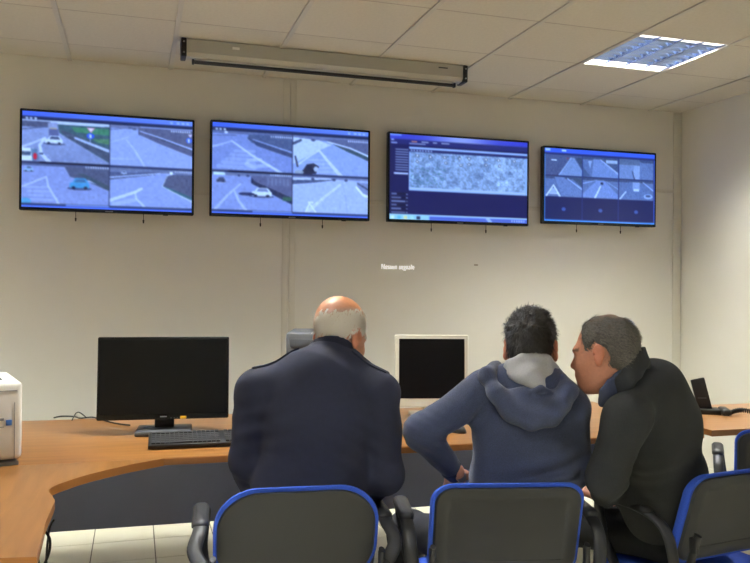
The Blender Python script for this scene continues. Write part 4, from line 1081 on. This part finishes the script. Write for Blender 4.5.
# ---- man in blue hoodie
def man2():
    az = 14; A = frame(az, 5); Af = frame(az)
    J = {'neck': P(531, 370, 2.58), 'shL': P(484, 390, 2.56), 'shR': P(570, 409, 2.55), 'elL': P(421, 431, 2.53), 'wrL': P(456, 475, 2.66), 'elR': P(576, 466, 2.60)}
    base = PZ(522, .56, 2.61); legs(J, base, az, 36, 8)
    J['wrR'] = J['knR'] * .58 + J['hipR'] * .42 + np.array((.0, 0, .115))
    J['hfL'] = nrm(np.array((.03, .10, -.075))); J['huL'] = np.array((-.3, -.2, .9)); J['hfR'] = nrm(J['knR'] - J['hipR']); J['huR'] = UP
    body = [(P(528, 398, 2.575), (.148, .096, .085), A), (P(529, 428, 2.58), (.178, .12, .165), A), (P(525, 478, 2.58), (.176, .126, .16), A), (PZ(522, .62, 2.61), (.175, .135, .12), Af)]
    hc = P(530.5, 350.5, 2.64); HA = frame(31, 14, 0)
    t, g = build_person('dark-haired man in blue hoodie with grey hood lining, elbow out', J, body, (hc, HA, 1.02, 1.0), dict(skin=(204, 142, 112), brow=(40, 32, 26)), None)
    s = Shape()
    for q, k in zip(body, (.05, .05, .06, .05)): s.ell(q[0], np.array(q[1]) + .009, q[2], k)
    s.path([J['shL'], J['elL']], [.060, .054], .045); s.path([J['elL'], J['wrL'] * .93 + J['elL'] * .07], [.054, .035], .025)
    s.path([J['shR'], J['elR']], [.056, .053], .04); s.path([J['elR'], J['wrR']], [.054, .038], .03)
    s.cone(P(502, 378, 2.57), J['shL'], .042, .056, .05); s.cone(P(551, 386, 2.56), J['shR'], .034, .05, .05); s.cone(P(531, 372, 2.58), P(530, 388, 2.58), .066, .085, .06)
    n1 = Noise(14, 20, aniso=(.7, .7, 1.5)); n2 = Noise(15, 55); el = P(424, 440, 2.55); wst = P(560, 478, 2.46); ax_ = P(478, 415, 2.5)
    def post(p, d):
        f1 = np.exp(-((p - el) ** 2).sum(-1) / (.08 ** 2)) * np.sin((p[..., 2] + .6 * p[..., 0]) * 190)
        f2 = np.exp(-((p - wst) ** 2).sum(-1) / (.12 ** 2)) * np.sin((p[..., 2] - .2 * p[..., 0]) * 110)
        f3 = np.exp(-((p - ax_) ** 2).sum(-1) / (.07 ** 2)) * np.sin((p[..., 0] - .5 * p[..., 2]) * 150)
        return d + .003 * n1(p) + .001 * n2(p) + .004 * f1 + .0045 * f2 + .003 * f3
    s.post = post
    M_h = mat('heather_blue', (54, 61, 86), .95, noise=.35, scale=420, bump=.5, bscale=600, sheen=.2)
    me, v = s.mesh('hoodie'); link('hoodie', me, M_h, t)
    # hood lying on the back
    s = Shape()
    hp = [(493, 368, 2.58), (487, 375, 2.50), (496, 393, 2.455), (512, 411, 2.445), (532, 421, 2.44), (550, 417, 2.44), (562, 404, 2.445), (568, 391, 2.47), (562, 379, 2.54)]
    s.path([P(*q) for q in hp], [.014, .019, .022, .025, .027, .027, .025, .022, .014], .03)
    s.ell(P(532, 404, 2.475), (.11, .036, .06), frame(az, 12), .035)
    s.path([P(533, 391, 2.455), P(541, 389, 2.45), P(550, 391, 2.455)], [.009, .013, .009], .012)
    for q in ((497, 366, 2.60), (558, 374, 2.58)): s.cone(P(*q), P(*hp[1 if q[0] < 530 else 7]), .02, .02, .03)
    n3 = Noise(16, 36); s.post = lambda p, d: d + .0024 * n3(p)
    me, v = s.mesh('hood', .0055); link('hood', me, M_h, t)
    s = Shape()
    s.path([P(502, 372, 2.56), P(510, 364, 2.54), P(522, 359, 2.535), P(534, 358, 2.535), P(546, 360, 2.535), P(556, 368, 2.55)], [.012, .014, .014, .014, .014, .012], .02)
    s.ell(P(530, 373, 2.515), (.078, .022, .042), frame(az, 30), .03); s.path([P(530, 378, 2.50), P(538, 387, 2.475), P(541, 392, 2.465)], [.036, .02, .01], .03)
    s.post = lambda p, d: d + .0018 * n3(p)
    me, v = s.mesh('hood_lining', .005); link('hood_lining', me, mat('grey_lining', (166, 165, 168), .95, noise=.08, scale=300, bump=.4, bscale=500), t)
    ax = nrm(J['wrL'] - J['elL']); s = Shape()
    s.cone(J['wrL'] - ax * .032, J['wrL'] - ax * .012, .038, .034, .01); me, v = s.mesh('cuff', .005); link('cuff', me, mat('dark_cuff', (40, 44, 64), .95), t)
    bm = bmesh.new(); c0 = J['wrL'] + ax * .004; ref = nrm(np.cross(ax, UP)); re2 = np.cross(ax, ref); rings = []
    for k in range(20):
        a = 2 * math.pi * k / 20; dv = ref * math.cos(a) + re2 * math.sin(a)
        rings.append([bm.verts.new(Vector(c0 + ax * h_ + dv * r_)) for h_, r_ in ((-.008, .028), (-.008, .031), (.008, .031), (.008, .028))])
    for k in range(20):
        for q in range(4): bm.faces.new((rings[k][q], rings[k][(q + 1) % 4], rings[(k + 1) % 20][(q + 1) % 4], rings[(k + 1) % 20][q]))
    wo = bm_obj('wristwatch', bm, M_chrome, t, auto=40)
    toc = nrm(ORG - c0); toc = nrm(toc - ax * (toc @ ax) + UP * .3); bm = bmesh.new(); add_cyl(bm, c0 + toc * .028, c0 + toc * .038, .017, n=24); bm_obj('watch_case', bm, M_chrome, wo, auto=40)
    trousers(t, J, [(PZ(522, .56, 2.62), (.168, .14, .10), Af)], mat('dark_trousers', (26, 27, 36), .9, noise=.12, scale=50), 21)
    shoes(t, J, mat('dark_shoe', (24, 22, 22), .5))
    s = Shape(); k = 1.02
    s.ell(hc + k * (np.array((0, -.014, .046)) @ HA), np.array((.0795, .102, .0915)) * k, HA, .02); s.ell(hc + k * (np.array((0, -.05, -.012)) @ HA), np.array((.066, .056, .06)) * k, HA, .03)
    nh = Noise(18, 120, 20); nb_ = Noise(19, 300, 20)
    def post(p, d):
        l = (p - hc) @ HA.T / k
        face = np.minimum(l[..., 1] - .052, 1) - .35 * np.maximum(l[..., 2] - .06, 0)
        low = (-.058 + .3 * np.maximum(l[..., 1] + .03, 0)) - l[..., 2]
        ear = .034 - np.sqrt((l[..., 1] + .004) ** 2 + ((l[..., 2] + .004) * .85) ** 2)
        ear = np.where(np.abs(l[..., 0]) > .055, ear, -1)
        up = np.clip((l[..., 2] + .02) / .1, 0, 1)
        return np.maximum.reduce([d + (.0022 * nh(p) + .003 * nb_(p)) * up * 1.3, face, low, ear])
    s.post = post
    me, v = s.mesh('hair', .0042); M_dh = mat('dark_hair', (44, 38, 32), .65, noise=.4, scale=140, bump=.6, bscale=400); ho = link('hair', me, M_dh, t)
    v, nn = surf(me); l = (v - hc) @ HA.T / k; m = (l[:, 2] > -.05) & (nn @ HA[1] < .8)
    upw = np.clip((l[m][:, 2] - .03) / .06, 0, 1)[:, None]
    dirs = np.tile(np.array((0, -.1, -1.)) @ HA, (m.sum(), 1)) * (1 - upw) + (np.array((.3, .8, .2)) @ HA) * upw
    strands(ho, 'hair_strands', v[m], nn[m], dirs, 6000, .017, .0022, M_dh, 6, .6)
man2()

# ---- man in charcoal coat, leaning in, profile to the left
def man3():
    az = -22; Af = frame(az)
    hip = PZ(684, .56, 2.78); nk = P(632, 384, 2.54)
    u = nrm(nk - hip); f = Af[1] - u * (Af[1] @ u); f = nrm(f); r = np.cross(f, u); A = np.stack([r, f, u])
    J = {'neck': P(628, 386, 2.54), 'shL': P(627, 417, 2.42), 'shR': P(656, 394, 2.70), 'elL': P(606, 478, 2.44), 'elR': P(645, 470, 2.84)}
    legs(J, hip, az, 8, 16)
    J['wrL'] = J['knL'] * .56 + J['hipL'] * .44 + np.array((.0, 0, .125)); J['wrR'] = J['knR'] * .55 + J['hipR'] * .45 + np.array((0, 0, .115))
    for s_ in 'LR': J['hf' + s_] = nrm(J['kn' + s_] - J['hip' + s_] + .1 * UP); J['hu' + s_] = UP
    body = [(P(645, 398, 2.58), (.158, .10, .10), A), (P(654, 430, 2.63), (.17, .135, .165), A), (P(660, 480, 2.71), (.178, .142, .15), A), (PZ(674, .62, 2.77), (.18, .14, .12), Af)]
    hc = P(605, 355.5, 2.52); HA = frame(-35, 10, 3)
    t, g = build_person('dark-haired man in charcoal coat leaning left in profile', J, body, (hc, HA, .985, 1.03), dict(skin=(190, 128, 102), scalp=(172, 130, 104), brow=(112, 80, 64)), None)
    s = Shape()
    for q, k in zip(body, (.06, .06, .06, .06)): s.ell(q[0], np.array(q[1]) + .009, q[2], k)
    s.path([J['shL'], J['elL']], [.068, .060], .035); s.path([J['elL'], J['wrL']], [.060, .044], .03)
    s.path([J['shR'], J['elR']], [.068, .060], .05); s.path([J['elR'], J['wrR']], [.060, .044], .03)
    s.cone(P(633, 384, 2.54), P(643, 396, 2.56), .068, .09, .06); s.cone(P(640, 394, 2.50), J['shL'], .056, .066, .05)
    n1 = Noise(24, 16); n2 = Noise(25, 46); wst = P(645, 495, 2.44)
    def post(p, d):
        f2 = np.exp(-((p - wst) ** 2).sum(-1) / (.1 ** 2)) * np.sin((p[..., 2] - .25 * p[..., 0]) * 140)
        return d + .0038 * n1(p) + .0013 * n2(p) + .004 * f2
    s.post = post
    M_c = mat('charcoal_wool', (35, 36, 36), .95, noise=.2, scale=300, bump=.5, bscale=600)
    me, v = s.mesh('coat'); link('coat', me, M_c, t)
    s = Shape()
    pts = [(610, 386, 2.45), (617, 379, 2.43), (625, 370, 2.425), (634, 360, 2.435), (643, 348, 2.46)]
    for i in range(len(pts) - 1):
        for tt in np.linspace(0, 1, 4):
            q = P(*(np.array(pts[i]) * (1 - tt) + np.array(pts[i + 1]) * tt)); s.cone(q, q + np.array((.02, .008, -.045)), .006, .013, .012)
    for q in ((644, 348, 2.50), (644, 351, 2.54), (642, 356, 2.58)): s.cone(P(*q), P(*q) + np.array((.010, 0, -.055)), .006, .014, .015)
    me, v = s.mesh('coat_collar', .005); link('coat_collar', me, mat('collar_wool', (38, 39, 41), .95, noise=.15, scale=300), t)
    s = Shape()
    pts = [(601, 391, 2.46), (609, 382, 2.435), (617, 375, 2.435), (625, 367, 2.45)]
    for i in range(len(pts) - 1):
        for tt in np.linspace(0, 1, 4):
            q = P(*(np.array(pts[i]) * (1 - tt) + np.array(pts[i + 1]) * tt)); s.cone(q, q + np.array((.012, .01, -.04)), .006, .014, .012)
    me, v = s.mesh('shirt_collar', .005); link('shirt_collar', me, mat('denim_shirt', (52, 58, 80), .9, noise=.15, scale=300), t)
    trousers(t, J, [(PZ(684, .56, 2.79), (.17, .14, .10), Af)], mat('black_trousers', (22, 22, 24), .9, noise=.12, scale=50), 31)
    shoes(t, J, mat('worn_black_shoe', (20, 19, 18), .45))
    s = Shape(); k = .985
    s.ell(hc + k * (np.array((0, -.017, .044)) @ HA), np.array((.079, .1, .087)) * k, HA, .02); s.ell(hc + k * (np.array((0, -.055, -.012)) @ HA), np.array((.063, .049, .053)) * k, HA, .03)
    nh = Noise(28, 150, 20); nb_ = Noise(29, 60); nc_ = Noise(30, 260)
    def post(p, d):
        l = (p - hc) @ HA.T / k
        face = l[..., 1] - (.046 + .004 * nb_(p) + .002 * nc_(p)) - .1 * (l[..., 2] - .05)
        low = (-.06 + .35 * np.maximum(l[..., 1] + .03, 0)) - l[..., 2]
        ear = .035 - np.sqrt((l[..., 1] + .008) ** 2 + ((l[..., 2] + .006) * .85) ** 2); ear = np.where(np.abs(l[..., 0]) > .055, ear, -1)
        burn = np.where((np.abs(l[..., 0]) > .05) & (l[..., 1] > .02) & (l[..., 2] < .01), .02, -1)
        edge = np.maximum.reduce([face, low, ear, burn])
        return np.maximum(d + .0018 * nh(p) - .0015 * np.clip(-edge / .015, -1, 1), edge)
    s.post = post
    me, v = s.mesh('hair', .0045); l = (v - hc) @ HA.T / k
    base = np.tile(np.array(lin((80, 76, 70))), (len(v), 1)); thin = np.exp(-((l[:, 0] / .05) ** 2 + ((l[:, 1] + .03) / .055) ** 2)) * (l[:, 2] > .08)
    colour(me, base * (1 - .6 * thin[:, None]) + np.array(lin((160, 124, 96))) * .6 * thin[:, None])
    ho = link('hair', me, mat('grizzled_hair', (62, 60, 56), .7, attr=True, noise=.35, scale=150, bump=.6, bscale=400), t)
    v, nn = surf(me); l = (v - hc) @ HA.T / k; m = (l[:, 2] > -.055) & (thin < .5)
    dirs = np.tile(np.array((0, -1, -.6)) @ HA, (m.sum(), 1))
    strands(ho, 'hair_strands', v[m], nn[m], dirs, 5500, .018, .0022, mat('grizzled_strands', (96, 90, 82), .6, noise=.4, scale=200), 7, .3)
man3()
